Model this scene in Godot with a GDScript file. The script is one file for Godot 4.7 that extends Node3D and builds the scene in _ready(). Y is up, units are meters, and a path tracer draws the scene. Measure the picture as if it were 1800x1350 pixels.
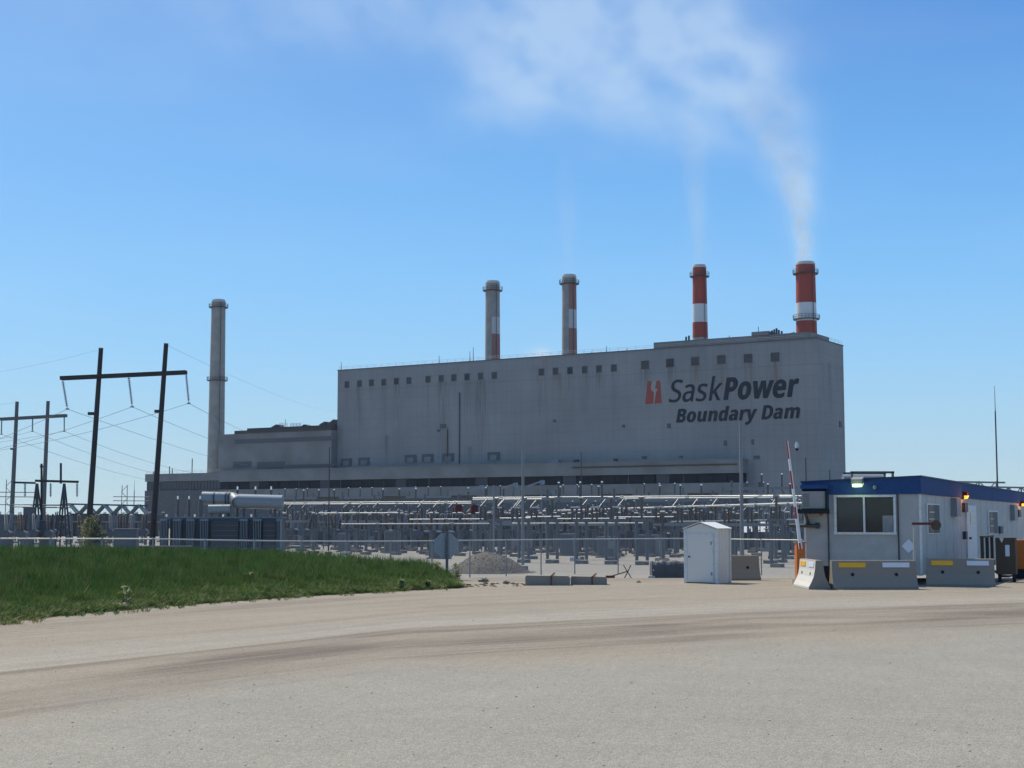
extends Node3D
# A coal power station behind its switchyard, seen from the gravel lot at the gate.

const F := 2600.0            # focal length in pixels of a 1800 x 1350 picture
const EYE := Vector3(0, 2, 0)
var TILT := atan(237.0 / 2600.0)
var rng := RandomNumberGenerator.new()
var used := {}
var MT := {}

# ---------------------------------------------------------------- mesh maker
class M:
	var v := PackedVector3Array()
	var n := PackedVector3Array()
	var t := PackedVector2Array()
	var ix := PackedInt32Array()
	func quad(a: Vector3, b: Vector3, c: Vector3, d: Vector3, s := Vector2.ONE) -> void:   # counter-clockwise from outside
		var nn := (b - a).cross(c - a).normalized()
		var k := v.size()
		v.append_array([a, b, c, d]); n.append_array([nn, nn, nn, nn])
		t.append_array([Vector2(0, s.y), Vector2(s.x, s.y), Vector2(s.x, 0), Vector2(0, 0)])
		ix.append_array([k, k + 2, k + 1, k, k + 3, k + 2])
	func tri(a: Vector3, b: Vector3, c: Vector3) -> void:
		var nn := (b - a).cross(c - a).normalized()
		var k := v.size()
		v.append_array([a, b, c]); n.append_array([nn, nn, nn]); t.append_array([Vector2.ZERO, Vector2.ZERO, Vector2.ZERO])
		ix.append_array([k, k + 2, k + 1])
	func box(c: Vector3, s: Vector3, b := Basis.IDENTITY) -> M:
		var x := b.x * s.x / 2; var y := b.y * s.y / 2; var z := b.z * s.z / 2
		quad(c - x - y + z, c + x - y + z, c + x + y + z, c - x + y + z)
		quad(c + x - y - z, c - x - y - z, c - x + y - z, c + x + y - z)
		quad(c + x - y + z, c + x - y - z, c + x + y - z, c + x + y + z)
		quad(c - x - y - z, c - x - y + z, c - x + y + z, c - x + y - z)
		quad(c - x + y + z, c + x + y + z, c + x + y - z, c - x + y - z)
		quad(c - x - y - z, c + x - y - z, c + x - y + z, c - x - y + z)
		return self
	func bar(a: Vector3, b: Vector3, w: float, d := -1.0) -> M:   # square bar between two points
		var z := (b - a).normalized()
		var x := (Vector3.UP if absf(z.y) < 0.95 else Vector3.BACK).cross(z).normalized()
		return box((a + b) / 2, Vector3(w, w if d < 0 else d, (b - a).length()), Basis(x, z.cross(x), z))
	func tube(a: Vector3, b: Vector3, r0: float, r1 := -1.0, k := 8, caps := true) -> M:
		if r1 < 0: r1 = r0
		var z := (b - a).normalized()
		var x := (Vector3.UP if absf(z.y) < 0.95 else Vector3.BACK).cross(z).normalized()
		var y := z.cross(x)
		var o := v.size()
		for i in k + 1:
			var q := x * cos(TAU * i / k) + y * sin(TAU * i / k)
			v.append_array([a + q * r0, b + q * r1]); n.append_array([q, q]); t.append_array([Vector2(float(i) / k, 1), Vector2(float(i) / k, 0)])
		for i in k:
			var j := o + 2 * i
			ix.append_array([j, j + 1, j + 2, j + 2, j + 1, j + 3])
		if caps:
			for e in 2:
				var o2 := v.size()
				var c: Vector3 = [a, b][e]
				var r: float = [r0, r1][e]
				var nn: Vector3 = -z if e == 0 else z
				v.append(c); n.append(nn); t.append(Vector2.ZERO)
				for i in k + 1:
					v.append(c + (x * cos(TAU * i / k) + y * sin(TAU * i / k)) * r); n.append(nn); t.append(Vector2.ZERO)
				for i in k:
					if e == 1: ix.append_array([o2, o2 + 2 + i, o2 + 1 + i])
					else: ix.append_array([o2, o2 + 1 + i, o2 + 2 + i])
		return self
	func lathe(base: Vector3, prof: Array, k := 12) -> M:   # profile of Vector2(radius, height), turned about y
		for i in prof.size() - 1:
			tube(base + Vector3(0, prof[i].y, 0), base + Vector3(0, prof[i + 1].y + 0.0001, 0), prof[i].x, prof[i + 1].x, k, false)
		tube(base + Vector3(0, prof[-1].y, 0), base + Vector3(0, prof[-1].y + 0.002, 0), prof[-1].x, prof[-1].x * 0.98, k, true)
		return self
	func prism(poly: PackedVector2Array, z0: float, z1: float) -> M:   # polygon in x y, thick along z
		var tr := Geometry2D.triangulate_polygon(poly)
		for i in range(0, tr.size(), 3):
			var a := poly[tr[i]]; var b := poly[tr[i + 1]]; var c := poly[tr[i + 2]]
			if (b - a).cross(c - a) < 0:
				var q := b; b = c; c = q
			tri(Vector3(a.x, a.y, z1), Vector3(b.x, b.y, z1), Vector3(c.x, c.y, z1))
			tri(Vector3(a.x, a.y, z0), Vector3(c.x, c.y, z0), Vector3(b.x, b.y, z0))
		var cw := Geometry2D.is_polygon_clockwise(poly)
		for i in poly.size():
			var a := poly[i]; var b := poly[(i + 1) % poly.size()]
			if cw:
				var q := a; a = b; b = q
			quad(Vector3(a.x, a.y, z1), Vector3(a.x, a.y, z0), Vector3(b.x, b.y, z0), Vector3(b.x, b.y, z1))
		return self
	func done() -> ArrayMesh:
		var a := []
		a.resize(Mesh.ARRAY_MAX)
		a[Mesh.ARRAY_VERTEX] = v; a[Mesh.ARRAY_NORMAL] = n; a[Mesh.ARRAY_TEX_UV] = t; a[Mesh.ARRAY_INDEX] = ix
		var m := ArrayMesh.new()
		m.add_surface_from_arrays(Mesh.PRIMITIVE_TRIANGLES, a)
		return m

# ---------------------------------------------------------------- names, things, parts
func numbered(called: String) -> String:
	used[called] = used.get(called, -1) + 1
	return called if used[called] == 0 else "%s_%03d" % [called, used[called]]

func tag(o: Node3D, label: String, category: String, group := "", kind := "") -> Node3D:
	o.set_meta("label", label)
	if category: o.set_meta("category", category)
	if group: o.set_meta("group", group)
	if kind: o.set_meta("kind", kind)
	return o

func thing(called: String, label: String, category: String, at := Vector3.ZERO, yaw := 0.0, group := "") -> Node3D:
	var o := Node3D.new()
	o.name = numbered(called); add_child(o)
	o.position = at; o.rotation.y = yaw
	tag(o, label, category, group)
	return o

func part(called: String, m: Variant, mat: Material, parent: Node3D = self) -> MeshInstance3D:
	var o := MeshInstance3D.new()
	o.mesh = m.done() if m is M else m
	o.set_surface_override_material(0, mat)
	if parent == self: o.name = numbered(called)
	else:
		var k := 0
		var nm := called
		while parent.has_node(NodePath(nm)):
			k += 1
			nm = "%s_%03d" % [called, k]
		o.name = nm
	parent.add_child(o)
	return o

func lone(called: String, m: Variant, mat: Material, label: String, category: String, group := "") -> MeshInstance3D:
	var o := part(called, m, mat)
	tag(o, label, category, group)
	return o

func ground_like(called: String, m: Variant, mat: Material, label := "") -> MeshInstance3D:
	var o := part(called, m, mat)
	o.set_meta("kind", "structure")
	if label: o.set_meta("label", label)
	return o

func copy(src: Node3D, label: String, at: Vector3, yaw := 0.0, group := "") -> Node3D:
	var o: Node3D = src.duplicate()
	var base := String(src.name)
	if base.length() > 4 and base[-4] == "_" and base.substr(base.length() - 3).is_valid_int(): base = base.substr(0, base.length() - 4)
	o.name = numbered(base)
	add_child(o)
	o.position = at; o.rotation.y = yaw
	o.set_meta("label", label)
	if group: o.set_meta("group", group)
	return o

const ORD := ["first", "second", "third", "fourth", "fifth", "sixth", "seventh", "eighth", "ninth", "tenth", "eleventh", "twelfth", "thirteenth", "fourteenth", "fifteenth", "sixteenth", "seventeenth", "eighteenth", "nineteenth", "twentieth", "twenty-first", "twenty-second", "twenty-third", "twenty-fourth", "twenty-fifth", "twenty-sixth", "twenty-seventh", "twenty-eighth"]

# ---------------------------------------------------------------- where things stand
func at(px: float, py: float, d: float) -> Vector3:      # the point d metres north of the camera that the survey photo shows at px, py
	var u := (px - 900.0) / F; var w := (675.0 - py) / F
	var c := cos(TILT); var s := sin(TILT)
	return EYE + Vector3(u, w * c + s, -(c - w * s)) * (d / (c - w * s))

func ss(a: float, b: float, x: float) -> float:
	var k := clampf((x - a) / (b - a), 0, 1)
	return k * k * (3 - 2 * k)

func bank_t(x: float, d: float) -> float:                 # metres past the edge of the grass
	var s := bank_s(x, d)
	return -(x + 10.0) * 0.858 + (d - 28.9) * 0.512 - 1.1 * sin(PI * clampf(s / 16.8, 0, 1))

func bank_s(x: float, d: float) -> float:
	return (x + 10.0) * 0.512 + (d - 28.9) * 0.858

func height(x: float, z: float) -> float:
	var d := -z
	var y := -1.5 * ss(46, 88, d)
	var t := bank_t(x, d)
	if t > 0 and d < 110:
		var s := bank_s(x, d)
		var a := lerpf(0.74, 0.55, ss(8, 19, s)) * (1.0 - ss(20.5, 25.5, s))
		a *= ss(-0.6, -3.0, x)
		y += a * (ss(0, 11, t) if t < 12 else 1.0 - ss(12, 34, t))
	return y

func on_ground(px: float, d: float) -> Vector3:
	var x := (px - 900.0) / F * d * 0.996
	return Vector3(x, height(x, -d), -d)

func on_plane(f: Transform3D, px: float, py: float, z := 0.0) -> Vector3:     # in the axes of f
	var a := f.affine_inverse() * EYE
	var b := f.affine_inverse() * at(px, py, 100.0)
	return a + (b - a) * ((z - a.z) / (b.z - a.z))

# ---------------------------------------------------------------- materials
func lin(r: float, g: float, b: float) -> Color:
	return Color(r, g, b).linear_to_srgb()

func noise(seed_: int, freq: float, octaves := 4, kind := FastNoiseLite.TYPE_SIMPLEX_SMOOTH) -> FastNoiseLite:
	var q := FastNoiseLite.new()
	q.seed = seed_; q.frequency = freq; q.fractal_octaves = octaves; q.noise_type = kind
	return q

func ntex(seed_: int, freq: float, lo: Color, hi: Color, octaves := 4, size := 512, p0 := 0.25, p1 := 0.75) -> NoiseTexture2D:
	var x := NoiseTexture2D.new()
	x.width = size; x.height = size; x.seamless = true; x.noise = noise(seed_, freq, octaves)
	var g := Gradient.new()
	g.offsets = PackedFloat32Array([p0, p1]); g.colors = PackedColorArray([lo, hi])
	x.color_ramp = g
	return x

func mat(c: Color, rough := 0.8, metal := 0.0, tex: Texture2D = null, scale := 0.5) -> StandardMaterial3D:
	var m := StandardMaterial3D.new()
	m.albedo_color = c; m.roughness = rough; m.metallic = metal
	if tex:
		m.albedo_texture = tex; m.uv1_triplanar = true; m.uv1_world_triplanar = true
		m.uv1_scale = Vector3.ONE * scale
	return m

func materials() -> void:
	var grain := ntex(3, 0.03, Color(0.90, 0.895, 0.885), Color(1, 1, 1), 5, 512, 0.2, 0.8)
	var fine := ntex(5, 0.12, Color(0.78, 0.77, 0.75), Color(1, 1, 1), 3, 512, 0.15, 0.75)
	MT.steel = mat(lin(0.155, 0.165, 0.175), 0.55, 0.1, grain, 0.7)
	MT.steel_dark = mat(lin(0.06, 0.065, 0.075), 0.6, 0.0, grain, 0.7)
	MT.galv = mat(lin(0.24, 0.25, 0.26), 0.5, 0.1, grain, 0.9)
	MT.alu = mat(lin(0.52, 0.52, 0.50), 0.5, 0.25)
	MT.shine = mat(lin(0.85, 0.85, 0.86), 0.18, 1.0)
	MT.porcelain = mat(lin(0.10, 0.085, 0.085), 0.25)
	MT.porcelain_grey = mat(lin(0.22, 0.24, 0.27), 0.25)
	MT.concrete = mat(lin(0.315, 0.28, 0.24), 0.9, 0, fine, 0.8)
	MT.concrete_pale = mat(lin(0.62, 0.61, 0.58), 0.85, 0, grain, 0.8)
	MT.wall_a = mat(lin(0.085, 0.09, 0.105), 0.85, 0, grain, 0.4)
	MT.wall_b = mat(lin(0.125, 0.12, 0.125), 0.85, 0, grain, 0.4)
	MT.wood_pole = mat(lin(0.05, 0.044, 0.044), 0.9, 0, grain, 1.2)
	MT.wood_grey = mat(lin(0.16, 0.155, 0.16), 0.9, 0, grain, 1.2)
	MT.wire = mat(lin(0.16, 0.17, 0.19), 0.6, 0.3)
	MT.dark = mat(lin(0.025, 0.028, 0.034), 0.7)
	MT.glass_dark = mat(lin(0.020, 0.023, 0.030), 0.4)
	MT.glass_dark.metallic_specular = 0.25; MT.dark.metallic_specular = 0.2
	MT.clad = mat(lin(0.245, 0.245, 0.24), 0.75, 0, ntex(8, 0.006, Color(0.86, 0.85, 0.84), Color(1, 1, 1), 5, 512, 0.2, 0.8), 0.03)
	MT.clad_dark = mat(lin(0.13, 0.13, 0.135), 0.8, 0, grain, 0.05)
	MT.roof_felt = mat(lin(0.085, 0.08, 0.08), 0.95, 0, grain, 0.2)
	MT.vent = mat(lin(0.095, 0.10, 0.11), 0.7)
	MT.stack = mat(lin(0.37, 0.345, 0.315), 0.85, 0, ntex(12, 0.008, Color(0.92, 0.915, 0.90), Color(1, 1, 1), 4, 512), 0.06)
	MT.stack_rust = mat(lin(0.36, 0.19, 0.155), 0.85, 0, grain, 0.15)
	MT.red = mat(lin(0.40, 0.07, 0.045), 0.75, 0, grain, 0.15)
	MT.white = mat(lin(0.74, 0.75, 0.75), 0.6, 0, grain, 0.2)
	MT.band_grey = mat(lin(0.66, 0.65, 0.64), 0.8, 0, fine, 0.2)
	MT.letter = mat(lin(0.018, 0.022, 0.032), 0.8)
	MT.logo_red = mat(lin(0.33, 0.068, 0.046), 0.75)
	MT.logo_pale = mat(lin(0.33, 0.32, 0.295), 0.8)
	MT.transformer = mat(lin(0.11, 0.125, 0.14), 0.55, 0, grain, 0.4)
	MT.radiator = mat(lin(0.21, 0.245, 0.27), 0.5, 0, grain, 0.4)
	MT.tank = mat(lin(0.25, 0.285, 0.315), 0.3, 0, grain, 0.3)
	MT.trailer = mat(lin(0.44, 0.44, 0.425), 0.55, 0, ntex(21, 0.012, Color(0.93, 0.93, 0.92), Color(1, 1, 1), 4, 512), 0.25)
	MT.trim = mat(lin(0.74, 0.75, 0.74), 0.5, 0, grain, 0.5)
	MT.blue = mat(lin(0.018, 0.07, 0.21), 0.85, 0, grain, 0.4)
	MT.blue_dark = mat(lin(0.012, 0.03, 0.09), 0.6)
	MT.interior = mat(lin(0.24, 0.245, 0.25), 0.9)
	MT.acunit = mat(lin(0.33, 0.32, 0.31), 0.6, 0, grain, 1.0)
	MT.orange = mat(lin(0.62, 0.16, 0.02), 0.55, 0, grain, 0.8)
	MT.boom_red = mat(lin(0.32, 0.05, 0.035), 0.5)
	MT.boom_white = mat(lin(0.78, 0.78, 0.76), 0.5)
	MT.yellow = mat(lin(0.80, 0.42, 0.01), 0.45)
	MT.silver = mat(lin(0.66, 0.70, 0.78), 0.4)
	MT.brown = mat(lin(0.11, 0.08, 0.055), 0.85, 0, fine, 0.8)
	MT.shed = mat(lin(0.70, 0.66, 0.60), 0.6)
	MT.tarp = mat(lin(0.095, 0.10, 0.11), 0.6, 0, grain, 1.2)
	MT.sign_back = mat(lin(0.36, 0.37, 0.385), 0.55, 0.15, grain, 1.0)
	MT.rust = mat(lin(0.12, 0.035, 0.03), 0.8)
	MT.pile = mat(lin(0.235, 0.212, 0.185), 0.95, 0, ntex(31, 0.15, Color(0.45, 0.43, 0.41), Color(1, 1, 1), 3, 512, 0.2, 0.75), 0.45)
	MT.maroon = mat(lin(0.12, 0.02, 0.02), 0.7)
	var pane := StandardMaterial3D.new()
	pane.transparency = BaseMaterial3D.TRANSPARENCY_ALPHA
	pane.albedo_color = Color(0.35, 0.38, 0.40, 0.07); pane.roughness = 0.04; pane.metallic_specular = 0.36
	MT.pane = pane

# ---------------------------------------------------------------- the scene
func _ready() -> void:
	rng.seed = 77
	var cam := Camera3D.new()
	cam.name = "camera"; add_child(cam)
	cam.position = EYE
	cam.rotation.x = TILT
	cam.fov = rad_to_deg(2.0 * atan(675.0 / F))
	cam.near = 0.1; cam.far = 9000.0
	cam.current = true
	var env := Environment.new()
	env.background_mode = Environment.BG_SKY
	env.tonemap_mode = Environment.TONE_MAPPER_LINEAR
	env.tonemap_exposure = 1.0
	env.sdfgi_enabled = true; env.ssao_enabled = true; env.ssil_enabled = true
	env.fog_enabled = true; env.fog_density = 0.00006; env.fog_light_color = Color(0.86, 0.92, 1.0)
	env.volumetric_fog_enabled = true; env.volumetric_fog_density = 0.0
	var sky := Sky.new()
	var pano := PanoramaSkyMaterial.new()
	pano.panorama = sky_picture()
	sky.sky_material = pano
	env.sky = sky
	var we := WorldEnvironment.new()
	we.name = "world_environment"; we.environment = env; add_child(we)
	var sun := DirectionalLight3D.new()
	sun.name = "sun"; add_child(sun)
	sun.look_at_from_position(Vector3.ZERO, -SUN_TO)
	sun.light_energy = 1.6; sun.light_angular_distance = 0.5; sun.light_color = Color(1.0, 0.95, 0.86)
	sun.shadow_enabled = true

	materials()
	ground()
	station()
	switchyard()
	left_yard()
	power_lines()
	transformer()
	fence()
	guard_trailer()
	gate_things()
	roadside()
	grass()
	smoke()

var SUN_TO := Vector3(-0.36, 0.84, -0.42).normalized()

func sky_picture() -> ImageTexture:
	var w := 2048; var h := 1024
	var el := [0.0, 1.4, 3.6, 6.0, 9.0, 13.4, 18.7, 30.0, 60.0, 90.0]
	var co := [Vector3(.57, .73, .78), Vector3(.515, .71, .80), Vector3(.415, .675, .87), Vector3(.325, .625, .93), Vector3(.24, .55, .94), Vector3(.155, .43, .87), Vector3(.098, .305, .735), Vector3(.07, .23, .56), Vector3(.05, .165, .43), Vector3(.045, .15, .40)]
	var wisps := noise(91, 1.0, 5)
	var veil := []                      # the high drifted smoke: azimuth, elevation, half widths, strength
	for k in [[1412, 430, 15, 50, .95], [1404, 355, 25, 55, 1.0], [1388, 280, 40, 55, .9], [1362, 205, 52, 55, .6], [1315, 130, 70, 60, .65], [1230, 60, 90, 60, .4], [1226, 390, 15, 90, .26], [1220, 290, 24, 60, .22], [996, 400, 18, 90, .12], [1290, 170, 95, 75, .35], [1200, 60, 130, 85, .75], [1110, 150, 110, 80, .55], [1010, 60, 130, 80, .6], [930, 150, 95, 70, .85], [890, 70, 85, 70, .6], [1130, 225, 90, 45, .3], [1250, 220, 70, 60, .35], [810, 195, 45, 35, .35], [760, 60, 110, 60, .35], [640, 15, 80, 45, .5], [520, 50, 110, 55, .25], [420, 20, 110, 60, .22], [200, 40, 160, 90, .12], [1060, -60, 260, 80, .7], [700, -70, 300, 70, .5]]:
		var p := at(k[0], k[1], 100.0) - EYE
		veil.append([rad_to_deg(atan2(p.x, -p.z)), rad_to_deg(atan2(p.y, Vector2(p.x, p.z).length())), k[2] * 0.0225, k[3] * 0.0225, k[4]])
	var data := PackedFloat32Array()
	data.resize(w * h * 3)
	for j in h:
		var e := 90.0 - (j + 0.5) / h * 180.0
		var c := Vector3(0.26, 0.25, 0.23)
		if e > 0:
			for k in el.size() - 1:
				if e >= el[k] and e <= el[k + 1]: c = co[k].lerp(co[k + 1], (e - el[k]) / (el[k + 1] - el[k]))
		var se := sin(deg_to_rad(e)); var ce := cos(deg_to_rad(e))
		for i in w:
			var q := c
			if e > 0:
				var az := wrapf((i + 0.5) / w * TAU, -PI, PI)
				var dir := Vector3(sin(az) * ce, se, -cos(az) * ce)
				var near := dir.dot(SUN_TO)
				q = c + Vector3(0.95, 1.10, 0.95) * exp((near - 1.0) * 8.0)
				if e > 8.0 and e < 27.0 and absf(az) < 0.42:
					var dz := rad_to_deg(az)
					var sum := 0.0
					for k in veil:
						var u: float = (dz - k[0]) / k[2]; var v: float = (e - k[1]) / k[3]
						var rr := u * u + v * v
						if rr < 6.0: sum += k[4] * exp(-rr)
					if sum > 0.01:
						var b1 := wisps.get_noise_2d(dz * 0.30 + e * 0.16, e * 0.38)
						var b2 := wisps.get_noise_2d(dz * 1.1 + 40.0, e * 1.3)
						var al := clampf(sum * (0.76 + 0.75 * b1 + 0.14 * b2), 0.0, 1.0) * 0.55
						q = q.lerp(Vector3(0.60, 0.77, 0.95), al)
				if e < 40:
					var p := dir * 6.0
					q += Vector3(0.05, 0.03, 0.01) * maxf(0.0, wisps.get_noise_3d(p.x * 0.5, p.y * 2.0, p.z * 0.5)) * 0.8
					# one small fair-weather cloud low in the north
					var ca := rad_to_deg(az) - 1.15
					var cb := e - 6.35
					if absf(ca) < 1.2 and absf(cb) < 0.7:
						var k := exp(-pow(ca / 0.48, 2.0) - pow(cb / 0.20, 2.0)) * (0.8 + 0.8 * wisps.get_noise_3d(p.x * 30.0, p.y * 30.0, p.z * 30.0))
						q = q.lerp(Vector3(0.72, 0.79, 0.88), clampf(k, 0, 1) * 0.75)
			var o := (j * w + i) * 3
			data[o] = q.x; data[o + 1] = q.y; data[o + 2] = q.z
	return ImageTexture.create_from_image(Image.create_from_data(w, h, false, Image.FORMAT_RGBF, data.to_byte_array()))

# ---------------------------------------------------------------- ground
func steps(lo: float, hi: float, a: float, b: float, fine: float, coarse: int) -> PackedFloat32Array:
	var o := PackedFloat32Array()
	for i in coarse: o.append(lo + (a - lo) * (1.0 - pow(1.0 - float(i) / coarse, 2.0)))
	var x := a
	while x < b:
		o.append(x); x += fine
	for i in coarse + 1: o.append(b + (hi - b) * pow(float(i) / coarse, 2.0))
	return o

func sheet(xs: PackedFloat32Array, ds: PackedFloat32Array, lift: float, keep: Callable, tile := 1.0, area := Rect2(0, 0, 1, 1)) -> ArrayMesh:
	var v := PackedVector3Array(); var n := PackedVector3Array(); var t := PackedVector2Array(); var t2 := PackedVector2Array(); var ix := PackedInt32Array()
	for d in ds:
		for x in xs:
			var y := height(x, -d)
			v.append(Vector3(x, y + lift, -d))
			n.append(Vector3(height(x - 0.4, -d) - height(x + 0.4, -d), 0.8, height(x, -d - 0.4) - height(x, -d + 0.4)).normalized())
			t.append(Vector2(x, d) / tile)
			t2.append(Vector2((x - area.position.x) / area.size.x, (d - area.position.y) / area.size.y))
	var w := xs.size()
	for j in ds.size() - 1:
		for i in w - 1:
			if not keep.call((xs[i] + xs[i + 1]) / 2, (ds[j] + ds[j + 1]) / 2): continue
			var k := j * w + i
			ix.append_array([k, k + w, k + 1, k + 1, k + w, k + w + 1])
	var a := []
	a.resize(Mesh.ARRAY_MAX)
	a[Mesh.ARRAY_VERTEX] = v; a[Mesh.ARRAY_NORMAL] = n; a[Mesh.ARRAY_TEX_UV] = t; a[Mesh.ARRAY_TEX_UV2] = t2; a[Mesh.ARRAY_INDEX] = ix
	var m := ArrayMesh.new()
	m.add_surface_from_arrays(Mesh.PRIMITIVE_TRIANGLES, a)
	return m

func band_d(x: float) -> float:                            # where the worn brown wheel track runs across the lot
	var xs := [-40.0, -12.0, -6.2, -1.9, 5.0, 11.4, 20.0, 60.0]
	var ds := [-24.0, 9.0, 18.0, 24.6, 29.2, 32.4, 36.0, 50.0]
	for i in 7:
		if x <= xs[i + 1]: return lerpf(ds[i], ds[i + 1], clampf((x - xs[i]) / (xs[i + 1] - xs[i]), 0, 1))
	return ds[7]

func lot_picture() -> ImageTexture:
	var w := 1024
	var img := Image.create(w, w, false, Image.FORMAT_RGB8)
	var a := noise(41, 1.0, 3); var b := noise(42, 1.0, 4); var c := noise(43, 1.0, 3)
	for j in w:
		var d := (j + 0.5) / w * 72.0
		for i in w:
			var x := (i + 0.5) / w * 72.0 - 36.0
			var bd := band_d(x)
			var q := d - bd
			var s := x * 0.75 + d * 0.66
			var streak := a.get_noise_2d(q * 0.55, s * 0.035)
			var thin := c.get_noise_2d(q * 1.9, s * 0.09)
			var blot := b.get_noise_2d(x * 0.16, d * 0.16)
			var mott := b.get_noise_2d(x * 0.9 + 50.0, d * 0.9)
			var tan_ := Vector3(0.425, 0.372, 0.30)
			var grey := Vector3(0.415, 0.392, 0.345)
			var brown := Vector3(0.195, 0.155, 0.123)
			var col := tan_.lerp(grey, ss(-2.6, -7.0, q + blot * 3.5))
			col = col.lerp(grey * 1.07, 0.6 * ss(2.2, 3.6, q + streak * 2.0) * ss(8.0, 5.0, q + streak * 2.0))
			var wide := 1.0 if x < 6.0 else 1.0 - 0.25 * ss(6, 14, x)
			var br := exp(-pow((q + streak * 1.3) / (2.2 * wide), 2.0)) * (0.85 + 0.5 * thin + 0.55 * c.get_noise_2d(q * 4.5 + 9.0, s * 0.12)) * (0.85 + 0.5 * blot) + 0.5 * exp(-pow((q + 3.3 + streak * 1.4) / 0.8, 2.0)) * (0.6 + thin)
			var gap := c.get_noise_2d(s * 0.11, q * 0.25 + 31.0)
			br *= clampf(0.78 + 1.5 * gap, 0.12, 1.25)
			br = maxf(br, 0.75 * exp(-pow((q - 2.1 + streak * 1.6) / 0.55, 2.0)) * clampf(0.45 - 1.6 * gap + thin, 0, 1))
			br = maxf(br, 0.5 * exp(-pow((q + 1.9 - 0.12 * x + streak) / 0.7, 2.0)) * clampf(0.2 + 1.8 * blot, 0, 1))
			var t := -bank_t(x, d)
			br = maxf(br, 0.55 * exp(-pow((t - 1.7 + thin * 0.7) / 0.55, 2.0)) * (0.7 + blot) * ss(-1, -4, x))
			br = maxf(br, 0.30 * ss(0.12, 0.4, streak) * ss(4.0, 8.0, q) )
			br = maxf(br, 0.6 * ss(46, 49, d) * (0.55 + mott))
			col = col.lerp(brown, clampf(br, 0, 1))
			col *= 1.0 + 0.13 * streak * ss(-3, 1, q) + 0.07 * mott + 0.06 * blot + 0.10 * thin * ss(-6, 0, q)
			col = col.lerp(Vector3(0.27, 0.252, 0.23), ss(51, 59, d + mott * 4.0))
			img.set_pixel(i, j, Color(col.x, col.y, col.z).linear_to_srgb())
	return ImageTexture.create_from_image(img)

func lattice(n: int, r: RandomNumberGenerator) -> PackedFloat32Array:
	var a := PackedFloat32Array()
	a.resize(n * n)
	for i in n * n: a[i] = r.randf()
	return a

func grain_picture(seed_: int, w: int, cells: Array, weights: Array, lo: Color, hi: Color) -> ImageTexture:     # value noise that wraps without a seam
	var r := RandomNumberGenerator.new()
	r.seed = seed_
	var v := PackedFloat32Array()
	v.resize(w * w)
	for k in cells.size():
		var n: int = cells[k]
		var wt: float = weights[k]
		var a := lattice(n, r)
		for j in w:
			var y := float(j) * n / w
			var j0 := int(y); var fy := y - j0; var j1 := (j0 + 1) % n
			for i in w:
				var x := float(i) * n / w
				var i0 := int(x); var fx := x - i0; var i1 := (i0 + 1) % n
				v[j * w + i] += wt * lerpf(lerpf(a[j0 * n + i0], a[j0 * n + i1], fx), lerpf(a[j1 * n + i0], a[j1 * n + i1], fx), fy)
	var img := Image.create(w, w, false, Image.FORMAT_RGB8)
	for j in w:
		for i in w: img.set_pixel(i, j, lo.lerp(hi, clampf((v[j * w + i] - 0.2) / 0.6, 0, 1)))
	return ImageTexture.create_from_image(img)

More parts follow.
